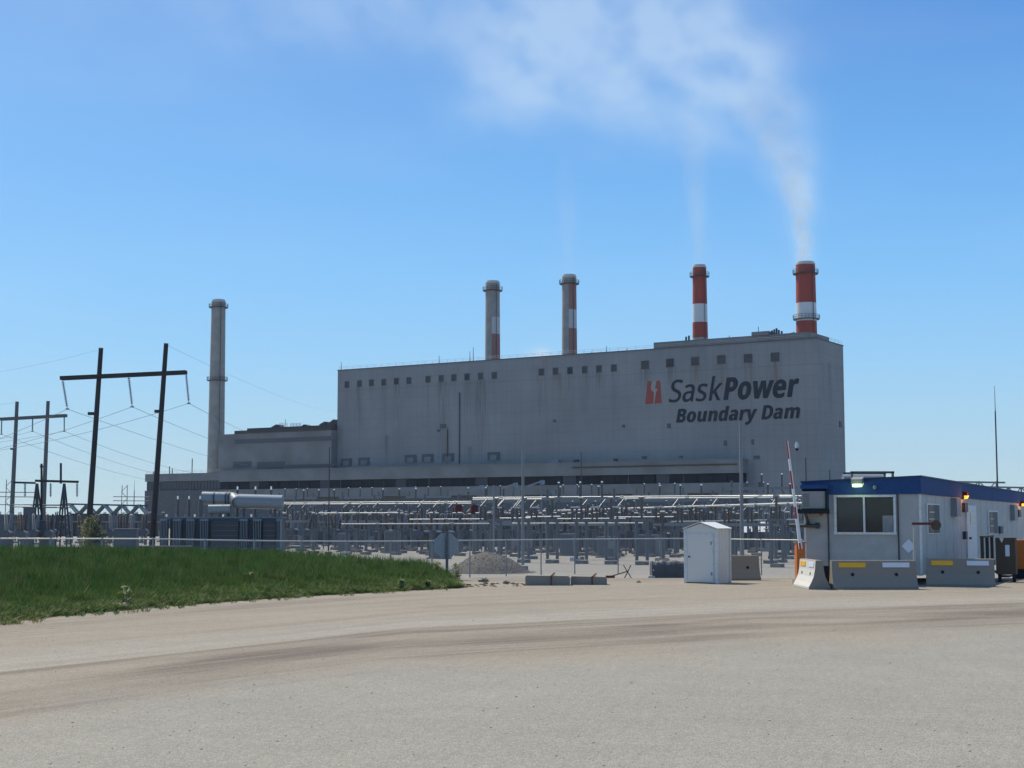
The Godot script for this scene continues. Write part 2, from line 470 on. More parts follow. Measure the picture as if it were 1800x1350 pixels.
func ground() -> void:
	var speck := grain_picture(51, 512, [512, 256, 128, 40], [0.4, 0.3, 0.2, 0.1], Color(0.58, 0.57, 0.56), Color(1, 1, 1))
	var fine_h := grain_picture(52, 512, [256, 128, 64], [0.4, 0.4, 0.2], Color(0, 0, 0), Color(1, 1, 1))
	var far := mat(lin(0.285, 0.268, 0.245), 0.95)
	far.albedo_texture = ntex(53, 0.05, Color(0.78, 0.78, 0.77), Color(1, 1, 1), 5, 1024, 0.25, 0.75)
	far.uv1_scale = Vector3(1, 1, 1)
	var all := func(_x, _d): return true
	var yes := sheet(steps(-2600, 2600, -60, 60, 1.5, 14), steps(-300, 3200, 0, 130, 1.5, 14), -0.03, all, 9.0)
	ground_like("ground", yes, far, "pale gravel ground of the switchyard reaching the horizon")
	var lot := mat(Color(1, 1, 1), 0.92)
	lot.albedo_texture = speck
	lot.heightmap_enabled = true; lot.heightmap_texture = fine_h; lot.heightmap_scale = 0.9
	lot.detail_enabled = true; lot.detail_blend_mode = BaseMaterial3D.BLEND_MODE_MUL; lot.detail_uv_layer = BaseMaterial3D.DETAIL_UV_2
	lot.detail_albedo = lot_picture()
	var near := sheet(steps(-35, 35, -34, 34, 0.8, 1), steps(1.0, 63.5, 1.5, 63, 0.8, 1), 0.0, func(x, d): return bank_t(x, d) < 2.2 or x > -3.2, 1.6, Rect2(-36, 0, 72, 72))
	ground_like("gravel_lot", near, lot, "worn tan gravel lot with brown wheel tracks and grey patches")
	# loose stones
	var st := SphereMesh.new()
	st.radius = 0.5; st.height = 0.8; st.radial_segments = 6; st.rings = 3
	var mm := MultiMesh.new()
	mm.transform_format = MultiMesh.TRANSFORM_3D; mm.use_colors = true; mm.mesh = st
	mm.instance_count = 4000
	for i in 4000:
		var d := 8.0 + 40.0 * pow(rng.randf(), 1.3)
		var x := rng.randf_range(-0.38, 0.38) * d
		if bank_t(x, d) > -0.2 and i % 7 > 0: x = rng.randf_range(0, 0.38) * d
		var r := 0.003 + 0.008 * pow(rng.randf(), 5.0)
		mm.set_instance_transform(i, Transform3D(Basis(Vector3.UP, rng.randf() * TAU).scaled(Vector3(r * rng.randf_range(0.8, 1.6), r, r) * 2.0), Vector3(x, height(x, -d) + r * 0.3, -d)))
		var k := rng.randf_range(0.26, 0.5)
		mm.set_instance_color(i, Color(k, k * 0.95, k * 0.87))
	var mi := MultiMeshInstance3D.new()
	mi.name = "loose_gravel"; mi.multimesh = mm
	var sm := mat(Color.WHITE, 0.9); sm.vertex_color_use_as_albedo = true
	st.material = sm
	add_child(mi)
	tag(mi, "loose pebbles scattered over the gravel lot", "gravel", "", "stuff")
	# grass bank
	var soil := mat(lin(0.075, 0.085, 0.035), 1.0, 0, ntex(61, 0.05, Color(0.6, 0.6, 0.55), Color(1, 1, 1), 4, 512), 0.4)
	var bank := sheet(steps(-61, 0.5, -60, 0, 0.5, 1), steps(7, 101, 8, 100, 0.5, 1), 0.012, func(x, d): return on_bank(x, d), 2.0)
	ground_like("grass_bank", bank, soil, "low earth bank under the grass beside the gravel lot")

func on_bank(x: float, d: float) -> bool:
	return bank_t(x, d) > 0.0 and bank_t(x, d) < 26.0 and x < -1.2 - ss(42, 46, d) * 0.6 - maxf(0.0, d - 46.0) * 0.22

func grass() -> void:
	var m := M.new()
	var r := RandomNumberGenerator.new()
	r.seed = 5
	for i in 8:
		var a := r.randf() * TAU
		var b := Vector3(cos(a), 0, sin(a)) * r.randf() * 0.09
		var side := Vector3(-sin(a), 0, cos(a)) * 0.009
		var lean := Vector3(cos(a + r.randf()), 0, sin(a + r.randf())) * r.randf_range(0.04, 0.16)
		var h := r.randf_range(0.20, 0.40)
		var mid := b + lean * 0.35 + Vector3(0, h * 0.6, 0)
		m.quad(b - side, b + side, mid + side * 0.8, mid - side * 0.8)
		m.tri(mid - side * 0.8, mid + side * 0.8, b + lean + Vector3(0, h, 0))
	var gm := mat(Color.WHITE, 0.65)
	gm.vertex_color_use_as_albedo = true; gm.metallic_specular = 0.2
	gm.backlight_enabled = true; gm.backlight = Color(0.55, 0.6, 0.35)
	var me := m.done()
	me.surface_set_material(0, gm)
	var xf := []
	var cl := PackedColorArray()
	var patch := noise(71, 0.16, 3); var small := noise(72, 0.7, 2)
	var tries := 0
	while xf.size() < 130000 and tries < 900000:
		tries += 1
		var d := rng.randf_range(16, 66)
		var x := rng.randf_range(-0.42, 0.0) * d
		var t := bank_t(x, d)
		if not on_bank(x, d) and not (t > -0.9 and t <= 0 and x < -1.8 and rng.randf() < 0.10 * exp(t * 2.5) * (1.0 + 3.0 * ss(0.1, 0.3, small.get_noise_2d(x, d)))): continue
		if t > 19 or (t < 0.35 and rng.randf() < 0.5): continue
		var p := patch.get_noise_2d(x, d); var q := small.get_noise_2d(x, d)
		if p * 0.5 + q < -0.6: continue
		var k := (0.66 + 0.10 * p + 0.22 * q) * ss(-0.3, 3.5, t) + 0.24 + rng.randf_range(-0.08, 0.14)
		var s := clampf(k * (1.7 if rng.randf() < 0.05 else 1.0), 0.18, 1.7)
		xf.append(Transform3D(Basis(Vector3.UP, rng.randf() * TAU).scaled(Vector3(1.1, s, 1.1)), Vector3(x, height(x, -d) + 0.01, -d)))
		var g := rng.randf_range(0.75, 1.25)
		var c := Vector3(0.076, 0.138, 0.042).lerp(Vector3(0.128, 0.172, 0.062), clampf(0.42 + 1.2 * q - 0.35 * p + 0.22 * ss(2.5, 0.0, t), 0, 1))
		c *= (1.12 - 0.22 * ss(1.4, 0.0, t)) * (1.0 - 0.38 * ss(0.12, 0.42, small.get_noise_2d(x * 1.9 + 70.0, d * 1.9)))
		if rng.randf() < 0.05 + 0.12 * ss(0.25, 0.5, p): c = Vector3(0.24, 0.21, 0.10)
		cl.append(Color(c.x * g, c.y * g, c.z * g))
	var mm := MultiMesh.new()
	mm.transform_format = MultiMesh.TRANSFORM_3D; mm.use_colors = true; mm.mesh = me
	mm.instance_count = xf.size()
	for i in xf.size():
		mm.set_instance_transform(i, xf[i]); mm.set_instance_color(i, cl[i])
	var mi := MultiMeshInstance3D.new()
	mi.name = "grass"; mi.multimesh = mm
	add_child(mi)
	tag(mi, "bright green rough grass covering the bank left of the lot", "grass", "", "stuff")

# ---------------------------------------------------------------- the power station
func frame(o: Vector3, yaw_x: Vector2) -> Transform3D:
	var x := Vector3(yaw_x.x, 0, yaw_x.y).normalized()
	return Transform3D(Basis(x, Vector3.UP, x.cross(Vector3.UP)), o)

func rail(m: M, a: Vector3, b: Vector3, h: float, step: float) -> void:
	m.tube(a + Vector3(0, h, 0), b + Vector3(0, h, 0), 0.035, -1, 4, false)
	m.tube(a + Vector3(0, h * 0.55, 0), b + Vector3(0, h * 0.55, 0), 0.03, -1, 4, false)
	var k := int((b - a).length() / step)
	for i in k + 1:
		var p := a.lerp(b, float(i) / k)
		m.tube(p, p + Vector3(0, h, 0), 0.035, -1, 4, false)

func facade_picture(marks: Array, w_m: float, h_m: float) -> ImageTexture:
	var w := 1024; var h := 384
	var img := Image.create(w, h, false, Image.FORMAT_RGB8)
	var a := noise(81, 1.0, 4); var b := noise(82, 1.0, 3)
	for j in h:
		var y := (1.0 - (j + 0.5) / h) * h_m
		for i in w:
			var x := (i + 0.5) / w * w_m
			var c := Vector3(0.255, 0.255, 0.25)
			var run := b.get_noise_2d(x * 0.5, y * 0.02)
			var pan := floorf(x / 2.4) * 17.0 + floorf(y / 3.4) * 5.0
			c *= 1.0 + 0.17 * a.get_noise_2d(x * 0.03, y * 0.04) + 0.055 * run + 0.05 * b.get_noise_2d(pan, 3.0) + 0.04 * a.get_noise_2d(x, y)
			if fposmod(y, 3.4) < 0.15: c *= 0.86
			if fposmod(x, 2.4) < 0.18: c *= 0.91
			var soot := 0.0; var rust := 0.0
			for k in marks:
				var dx: float = absf(x - k[0])
				if dx < k[3] and y < k[1] and y > k[1] - k[2]:
					var f: float = (1.0 - (k[1] - y) / k[2]) * (1.0 - dx / k[3]) * (0.55 + 1.1 * b.get_noise_2d(x * 1.6, y * 0.05))
					if k[4] > 0: rust = maxf(rust, f * k[5] * 1.25)
					else: soot = maxf(soot, f * k[5] * 1.25)
			c = c.lerp(Vector3(0.17, 0.115, 0.095), clampf(rust, 0, 0.8))
			c = c.lerp(Vector3(0.105, 0.10, 0.095), clampf(soot, 0, 0.8))
			img.set_pixel(i, j, Color(c.x, c.y, c.z).linear_to_srgb())
	return ImageTexture.create_from_image(img)

func vent_mesh(w: float, h: float) -> Array:
	var f := M.new()
	for s in [-1, 1]:
		f.box(Vector3(s * (w / 2 + 0.08), 0, 0.1), Vector3(0.16, h + 0.32, 0.2))
		f.box(Vector3(0, s * (h / 2 + 0.08), 0.1), Vector3(w, 0.16, 0.2))
	var l := M.new()
	l.box(Vector3(0, 0, 0.02), Vector3(w, h, 0.04))
	for i in 6:
		l.box(Vector3(0, -h / 2 + (i + 0.5) * h / 6, 0.1), Vector3(w, h / 8, 0.03), Basis(Vector3.RIGHT, 0.7))
	return [f.done(), l.done()]

func lettering(called: String, words: String, bold: bool, f: Transform3D, px0: Vector2, px1: Vector2, cap_px: float, parent: Node3D) -> void:
	# px0, px1: where the baseline begins and ends
	var p0 := on_plane(f, px0.x, px0.y); var p1 := on_plane(f, px1.x, px1.y)
	var top := on_plane(f, px0.x, px0.y - cap_px)
	var font := SystemFont.new()
	font.font_names = PackedStringArray(["Droid Sans"])
	if bold: font.font_weight = 700
	var tm := TextMesh.new()
	tm.text = words; tm.font = font; tm.font_size = 64; tm.pixel_size = 0.01; tm.depth = 0.12; tm.curve_step = 1.0
	tm.horizontal_alignment = HORIZONTAL_ALIGNMENT_LEFT
	var hm := TextMesh.new()
	hm.text = "H"; hm.font = font; hm.font_size = 64; hm.pixel_size = 0.01; hm.horizontal_alignment = HORIZONTAL_ALIGNMENT_LEFT
	var bb := hm.get_aabb()
	var ar := tm.get_mesh_arrays()
	var vs: PackedVector3Array = ar[Mesh.ARRAY_VERTEX]
	var sy := (top.y - p0.y) / bb.size.y
	var lo := 1e9; var hi := -1e9
	for q in vs:
		var x := q.x + 0.2 * (q.y - bb.position.y)
		lo = minf(lo, x); hi = maxf(hi, x)
	var sx := (p1.x - p0.x) / (hi - lo)
	var slope := (p1.y - p0.y)
	var o := PackedVector3Array(); var on := PackedVector3Array(); var oi := PackedInt32Array()
	var grow := cap_px * (0.0032 if bold else 0.0015)          # heavier strokes: shifted layers, each a few millimetres prouder
	var shifts := [Vector2.ZERO, Vector2(1, 0), Vector2(-1, 0), Vector2(0, 1), Vector2(0, -1)]
	for k in shifts.size():
		var first := o.size()
		for q in vs:
			var x := (q.x + 0.2 * (q.y - bb.position.y) - lo) * sx
			o.append(Vector3(p0.x + x + shifts[k].x * grow, p0.y + (q.y - bb.position.y) * sy + slope * x / (p1.x - p0.x) + shifts[k].y * grow, 0.07 + q.z + 0.004 * k))
		on.append_array(ar[Mesh.ARRAY_NORMAL])
		for i in ar[Mesh.ARRAY_INDEX]: oi.append(i + first)
	var am := ArrayMesh.new()
	var arr := []
	arr.resize(Mesh.ARRAY_MAX)
	arr[Mesh.ARRAY_VERTEX] = o; arr[Mesh.ARRAY_NORMAL] = on; arr[Mesh.ARRAY_INDEX] = oi
	am.add_surface_from_arrays(Mesh.PRIMITIVE_TRIANGLES, arr)
	part(called, am, MT.letter, parent)

var WALL: Transform3D        # axes of the boiler house front: x to its right end, z towards the lot
var ANNEX: Transform3D
const WL := 174.0

func station() -> void:
	var r := Vector3(87.2, -1.5, -420.0); var l := Vector3(-60.6, -1.5, -512.0)
	WALL = frame(l, Vector2(r.x - l.x, r.z - l.z))
	ANNEX = WALL.translated_local(Vector3(0, 0, 5))
	var len := (r - l).length()
	var top := on_plane(WALL, 1440, 595).y
	var deep := 22.0
	# ---- boiler house
	var h := Node3D.new()
	h.name = numbered("boiler_house"); add_child(h); h.transform = WALL
	tag(h, "huge windowless grey boiler house with lettering and a row of vents", "power plant")
	var vents := []
	var vx := [610, 632, 653, 674.7, 697, 719, 752.5, 775.5, 798, 821, 845, 869, 952, 976.5, 1002, 1028, 1053, 1079]
	var vy := [676, 674.5, 673, 672, 670, 669, 666.7, 665.3, 664, 662.5, 661.2, 660, 654, 652.5, 651.3, 650, 648.5, 647]
	for i in 18: vents.append(on_plane(WALL, vx[i], vy[i]))
	var bx := [1134, 1178, 1222, 1268, 1315, 1362.5]
	var by := [641.5, 638, 635, 632.2, 630, 627.5]
	var marks := []
	for i in 18: marks.append([vents[i].x, vents[i].y - 1, 16.0 + 9.0 * sin(i * 2.3), 2.6, 0, [0.25, 0.6, 0.3, 0.55, 0.7, 0.3][i % 6]])
	for i in 6:
		vents.append(on_plane(WALL, bx[i], by[i]))
		marks.append([vents[-1].x, vents[-1].y - 1, 11.0, 2.6, 1 if i > 1 else 0, 0.75])
	for k in [[778, 670, 40, 4, 0, .7], [786, 750, 30, 1.0, 1, .9], [845, 668, 34, 4, 0, .75], [808, 690, 40, 0.9, 0, .5], [950, 640, 20, 5, 1, .4], [680, 765, 13, 1.4, 0, .9], [826, 785, 10, 1.2, 0, .9], [960, 632, 12, 3, 1, .35], [985, 655, 18, 3, 1, .4], [700, 690, 36, 6, 0, .3], [1362, 640, 14, 3, 1, .7]]:
		var p := on_plane(WALL, k[0], k[1])
		marks.append([p.x, p.y, k[2], k[3], k[4], k[5]])
	var fm := mat(Color.WHITE, 0.72)
	fm.albedo_texture = facade_picture(marks, len, top)
	var fr := M.new()
	fr.quad(Vector3(0, 0, 0), Vector3(len, 0, 0), Vector3(len, top, 0), Vector3(0, top, 0))
	fr.quad(Vector3(0, 0, -deep), Vector3(0, 0, 0), Vector3(0, top, 0), Vector3(0, top, -deep), Vector2(0.1, 1))
	part("front_wall", fr, fm, h)
	var sw := M.new()
	sw.quad(Vector3(len, 0, 0), Vector3(len, 0, -deep), Vector3(len, top, -deep), Vector3(len, top, 0), Vector2(0.12, 1))
	sw.quad(Vector3(len, 0, -deep), Vector3(0, 0, -deep), Vector3(0, top, -deep), Vector3(len, top, -deep))
	part("side_wall", sw, fm, h)
	var rf := M.new()
	rf.box(Vector3(len / 2, top + 0.15, -deep / 2), Vector3(len + 0.3, 0.3, deep + 0.3))
	var roof := part("roof", rf, MT.clad_dark, h)
	var rl := M.new()
	rail(rl, Vector3(0.3, top + 0.3, -0.4), Vector3(len - 0.3, top + 0.3, -0.4), 1.1, 3.0)
	rail(rl, Vector3(len - 0.3, top + 0.3, -0.4), Vector3(len - 0.3, top + 0.3, -deep + 0.4), 1.1, 3.0)
	part("roof_railing", rl, MT.galv, roof)
	# raised roof at the right end
	var a := on_plane(WALL, 1149, 606, -5.0); var b := on_plane(WALL, 1424, 588, -5.0)
	var ph := M.new()
	ph.box(Vector3((a.x + b.x) / 2, top + 1.55, -13.0), Vector3(b.x - a.x, 2.5, 16.0))
	part("penthouse", ph, MT.clad, roof)
	var p0 := on_plane(WALL, 1322, 584, -5.0); var p1 := on_plane(WALL, 1352, 584, -5.0)
	part("plant_room", M.new().box(Vector3((p0.x + p1.x) / 2, (p0.y + top + 2.7) / 2, -8.0), Vector3(p1.x - p0.x, p0.y - top - 2.7, 7.0)), MT.clad, roof)
	for q in [[1206, 592], [1211, 590], [1357, 581], [1361, 579], [1365, 577], [1369, 580], [1374, 582], [1391, 585], [1395, 584], [1333, 574], [1282, 590]]:
		var e := on_plane(WALL, q[0], q[1], -6.0)
		part("roof_vent_pipe", M.new().tube(Vector3(e.x, top + 2.7, -6), Vector3(e.x, e.y, -6), 0.32 if q[0] != 1333 and q[0] != 1282 else 0.1, -1, 8), MT.steel_dark, roof)
	for q in [[600, 636], [826, 618], [832, 610], [772, 625], [1066, 608], [1102, 612], [750, 640], [1040, 618]]:
		var e := on_plane(WALL, q[0], q[1], -3.0)
		part("roof_mast", M.new().tube(Vector3(e.x, top + 0.3, -3), Vector3(e.x, e.y, -3), 0.14, 0.08, 6), MT.steel_dark, roof)
	# vents
	var small := vent_mesh(1.55, 1.9); var big := vent_mesh(2.3, 2.25)
	for i in vents.size():
		var vm: Array = small if i < 18 else big
		var o := part("vent", vm[0], MT.clad_dark, h)
		o.position = Vector3(vents[i].x, vents[i].y, 0.0)
		part("louvre", vm[1], MT.vent if i % 5 != 4 else MT.steel_dark, o)
	for q in [[779, 749, 10, 7], [771, 757, 5, 4], [1096, 749, 5, 5], [1176, 748.5, 6, 8], [975, 740, 5, 5], [1275, 779, 5, 9], [1323, 777, 4, 9], [1330, 804, 10, 6], [1133, 804, 8, 5], [1197, 803, 6, 4], [1336, 854, 5, 13]]:
		var e0 := on_plane(WALL, q[0] - q[2] / 2.0, q[1] + q[3] / 2.0); var e1 := on_plane(WALL, q[0] + q[2] / 2.0, q[1] - q[3] / 2.0)
		part("hatch", M.new().box((e0 + e1) / 2 + Vector3(0, 0, 0.1), Vector3(e1.x - e0.x, e1.y - e0.y, 0.2)), MT.vent, h)
	var sf := WALL.translated_local(Vector3(len, 0, 0))
	sf.basis = Basis(-WALL.basis.z, Vector3.UP, WALL.basis.x)
	var q0 := on_plane(sf, 1477, 746)
	part("side_hatch", M.new().box(Vector3(len + 0.1, q0.y, -q0.x), Vector3(0.2, 1.8, 1.8)), MT.vent, h)
	# downpipes
	for q in [[787, 755, 808], [808, 690, 815]]:
		var e0 := on_plane(WALL, q[0], q[2]); var e1 := on_plane(WALL, q[0], q[1])
		part("downpipe", M.new().tube(Vector3(e0.x, e0.y, 0.25), Vector3(e0.x, e1.y, 0.25), 0.16, -1, 6), MT.brown if q[0] == 787 else MT.steel_dark, h)
	# lettering and emblem
	lettering("lettering", "Sask", false, WALL, Vector2(1176, 707.5), Vector2(1270, 703), 39, h)
	lettering("lettering", "Power", true, WALL, Vector2(1272.5, 702.8), Vector2(1404.5, 696.5), 38, h)
	lettering("lettering", "Boundary Dam", true, WALL, Vector2(1189, 742.5), Vector2(1406.5, 734.5), 23, h)
	var lg := PackedVector2Array()
	for q in [[1134.5, 710.5], [1163, 708.5], [1160, 669], [1138.5, 670.5]]:
		var e := on_plane(WALL, q[0], q[1]); lg.append(Vector2(e.x, e.y))
	var em := part("emblem", M.new().prism(lg, 0.005, 0.10), MT.logo_red, h)
	var bo := PackedVector2Array()
	for q in [[1148.7, 709.3], [1150.5, 709.2], [1153.4, 690], [1156.4, 683.8], [1151.9, 682.6], [1154.2, 669.6], [1146.3, 670.1], [1144.4, 684.2], [1149.8, 690]]:
		var e := on_plane(WALL, q[0], q[1]); bo.append(Vector2(e.x, e.y))
	part("bolt", M.new().prism(bo, 0.103, 0.14), MT.logo_pale, em)
	# roof doors along the foot of the wall, above the annex
	for q in [[609, 817], [640, 815.5], [722, 811], [752, 809.5], [788, 808.5], [868, 806.5]]:
		var e := on_plane(WALL, q[0], q[1] - 3.0)
		var dm := part("roof_door", M.new().box(e + Vector3(0, 0.3, 0.12), Vector3(4.6, 2.6, 0.24)), MT.vent, h)
		part("door_leaf", M.new().box(e + Vector3(0, -0.2, 0.3), Vector3(2.5, 1.7, 0.12)), MT.clad, dm)

	# ---- turbine hall: low white band, dark window strip, white band
	var t := Node3D.new()
	t.name = numbered("turbine_hall"); add_child(t); t.transform = ANNEX
	tag(t, "long low grey hall with dark window strip in front of the boiler house", "building")
	var xr := on_plane(ANNEX, 1302, 840).x; var xl := on_plane(ANNEX, 385, 840).x
	var ht := on_plane(ANNEX, 1300, 807).y
	var s1 := on_plane(ANNEX, 1300, 831).y; var s0 := on_plane(ANNEX, 1300, 848).y
	var b0 := on_plane(ANNEX, 1300, 866).y
	var mid := (xl + xr) / 2; var wd := xr - xl
	part("upper_wall", M.new().box(Vector3(mid, (ht + s1) / 2, -9), Vector3(wd, ht - s1, 18)), MT.clad, t)
	part("sill_wall", M.new().box(Vector3(mid, (s0 + b0) / 2, -9), Vector3(wd, s0 - b0, 18)), MT.clad, t)
	part("base_wall", M.new().box(Vector3(mid, b0 / 2, -9.6), Vector3(wd - 0.4, b0, 16.8)), MT.clad_dark, t)
	var back := part("window_backing", M.new().box(Vector3(mid, (s0 + s1) / 2, -9.8), Vector3(wd - 0.6, s1 - s0, 16.2)), MT.dark, t)
	back.position.z = 0.0
	var npan := 44
	var gl := M.new().box(Vector3.ZERO, Vector3(wd / npan - 0.22, s1 - s0, 0.1)).done()
	for i in npan:
		var o := part("window_pane", gl, MT.wall_a if i % 7 == 3 else (MT.dark if i % 7 == 5 else MT.glass_dark), t)
		o.position = Vector3(xl + (i + 0.5) * wd / npan, (s0 + s1) / 2, -0.9)
	var mu := M.new().box(Vector3.ZERO, Vector3(0.2, s1 - s0, 0.24)).done()
	for i in range(0, npan + 1, 4):
		part("mullion", mu, MT.vent, t).position = Vector3(xl + i * wd / npan, (s0 + s1) / 2, -0.8)
	var pr := on_plane(ANNEX, 1005, 822, 0.2); var pe := on_plane(ANNEX, 1296, 815.5, 0.2)
	part("pipe", M.new().tube(Vector3(pr.x, pr.y, 0.25), Vector3(pe.x, pr.y, 0.25), 0.2, -1, 8), MT.brown, t)
	part("parapet_cap", M.new().box(Vector3(mid, ht + 0.08, -9), Vector3(wd + 0.3, 0.16, 18.3)), MT.concrete, t)
	for q in [[968, 812, 984], [1080, 811, 1084], [1010, 811, 1016]]:
		var e0 := on_plane(ANNEX, q[0], q[1], -3.0); var e1 := on_plane(ANNEX, q[2], q[1], -3.0)
		part("roof_unit", M.new().box(Vector3((e0.x + e1.x) / 2, ht + 0.65, -3), Vector3(e1.x - e0.x, 1.0, 1.5)), MT.tank if q[0] == 968 else MT.steel_dark, t)

	# ---- low end block left of the stack
	var e := Node3D.new()
	e.name = numbered("end_block"); add_child(e); e.transform = ANNEX
	tag(e, "low dark grey end block with window band left of the lone stack", "building")
	var el := on_plane(ANNEX, 255, 840).x; var er := xl - 0.05
	var eh := on_plane(ANNEX, 255, 833.5).y
	var w1 := on_plane(ANNEX, 300, 846).y; var w0 := on_plane(ANNEX, 300, 862).y
	var em2 := (el + er) / 2; var ew := er - el
	part("upper_wall", M.new().box(Vector3(em2, (eh + w1) / 2, -15), Vector3(ew, eh - w1, 30)), MT.clad, e)
	part("lower_wall", M.new().box(Vector3(em2, w0 / 2, -15), Vector3(ew, w0, 30)), MT.clad_dark, e)
	part("window_backing", M.new().box(Vector3(em2, (w0 + w1) / 2, -15.4), Vector3(ew - 0.4, w1 - w0, 29)), MT.clad_dark, e)
	var wg := M.new().box(Vector3.ZERO, Vector3(ew / 24 - 0.5, w1 - w0 - 0.3, 0.1)).done()
	for i in 24: part("window_pane", wg, MT.vent, e).position = Vector3(el + (i + 0.5) * ew / 24, (w0 + w1) / 2, -0.75)
	var er2 := M.new()
	rail(er2, Vector3(el + 0.3, eh, -0.5), Vector3(er, eh, -0.5), 1.0, 3.0)
	part("roof_railing", er2, MT.galv, e)
	for q in [[298, 820], [303, 824], [338, 806], [270, 829]]:
		var k := on_plane(ANNEX, q[0], q[1], -4.0)
		part("roof_mast", M.new().tube(Vector3(k.x, eh, -4), Vector3(k.x, k.y, -4), 0.18, -1, 6), MT.steel_dark, e)

	# ---- middle block between the lone stack and the boiler house
	var mb := WALL.translated_local(Vector3(0, 0, 3.0))
	var c := Node3D.new()
	c.name = numbered("coal_bunker_block"); add_child(c); c.transform = mb
	tag(c, "stepped grey block with dark roof hoods between lone stack and boiler house", "building")
	var cl := on_plane(mb, 384, 800).x; var cr := -0.05
	var chh := on_plane(mb, 396, 763.5).y
	part("wall", M.new().box(Vector3((cl + cr) / 2, chh / 2, -12), Vector3(cr - cl, chh, 24)), MT.clad, c)
	var g0 := on_plane(mb, 413, 758).x; var g1 := on_plane(mb, 431, 752).x
	part("roof_step", M.new().box(Vector3((g0 + cr) / 2, chh + 0.55, -12), Vector3(cr - g0, 1.1, 24.6)), MT.roof_felt, c)
	part("roof_step", M.new().box(Vector3((g1 + cr) / 2, chh + 1.5, -12), Vector3(cr - g1, 0.8, 22)), MT.roof_felt, c)
	for q in [[485, 747, 11], [534, 747, 9], [570, 742, 11], [586, 738, 8]]:
		var k := on_plane(mb, q[0], q[1], -3.0)
		var hood := part("roof_hood", M.new().prism(PackedVector2Array([Vector2(k.x - q[2] * 0.2, chh + 1.9), Vector2(k.x + q[2] * 0.2, chh + 1.9), Vector2(k.x + q[2] * 0.12, k.y), Vector2(k.x - q[2] * 0.02, k.y), Vector2(k.x - q[2] * 0.2, k.y - 0.9)]), -5.5, -3.0), MT.roof_felt, c)
		part("hood_cap", M.new().bar(Vector3(k.x - q[2] * 0.2, k.y - 0.8, -4.2), Vector3(k.x + 0.1, k.y + 0.15, -4.2), 2.6, 0.12), MT.stack_rust, hood)
	for i in 14:
		var k := on_plane(mb, 492.0 + i * 2.5 + (4.0 if i > 5 else 0.0), 743.5 if i != 4 else 737.0, -6.0)
		part("vent_pipe", M.new().tube(Vector3(k.x, chh + 1.9, -6), Vector3(k.x, k.y, -6), 0.09, -1, 5), MT.steel_dark, c)
	var st0 := on_plane(mb, 413, 769); var st1 := on_plane(mb, 588, 769)
	var sy := on_plane(mb, 588, 763.5)
	part("window_strip", M.new().box(Vector3((st0.x + st1.x) / 2, sy.y - 1.3, 0.06), Vector3(st1.x - st0.x, 1.5, 0.12)), MT.vent, c)
	for q in [[410, 811, 442, 822], [452, 811, 500, 824], [502, 815, 588, 822]]:
		var k0 := on_plane(mb, q[0], q[3]); var k1 := on_plane(mb, q[2], q[1])
		var wn := part("window", M.new().box((k0 + k1) / 2 + Vector3(0, 0, 0.08), Vector3(k1.x - k0.x, k1.y - k0.y, 0.16)), MT.clad_dark, c)
		part("pane", M.new().box((k0 + k1) / 2 + Vector3(0, -0.1, 0.2), Vector3((k1.x - k0.x) * 0.86, (k1.y - k0.y) * 0.7, 0.1)), MT.vent, wn)

	# ---- five stacks
	chimney("slender buff concrete chimney with two platforms, standing apart on the left", ANNEX, 385.0, 532, 834, 12.2, 15.0, 12.0, [], [541, 669], MT.stack, -14)
	chimney("grey chimney with faded white patch, leftmost of four behind the boiler house", WALL, 865.8, 499, 640, 12.6, 13.4, 0.0, [[558, 588, "patch"], [588, 640, "rust"]], [511], MT.stack, -34)
	chimney("grey chimney with scuffed white patch over rusty side, second behind the boiler house", WALL, 1001, 488, 632, 12.6, 13.6, 0.0, [[500, 545, "rust"], [545, 578, "patch"], [578, 632, "rust"]], [499], MT.stack, -34)
	chimney("red and white banded chimney with a single platform near its top", WALL, 1231, 471, 602, 12.0, 13.6, 0.0, [[471, 535, "red"], [535, 567, "white"], [567, 594, "red"]], [486], MT.stack, -34)
	chimney("thickest red and white chimney with two platforms at the right end", WALL, 1418, 466, 594, 16.8, 18.2, 0.0, [[466, 533, "red"], [533, 565, "white"], [565, 594, "red"]], [481, 561], MT.stack, -34)

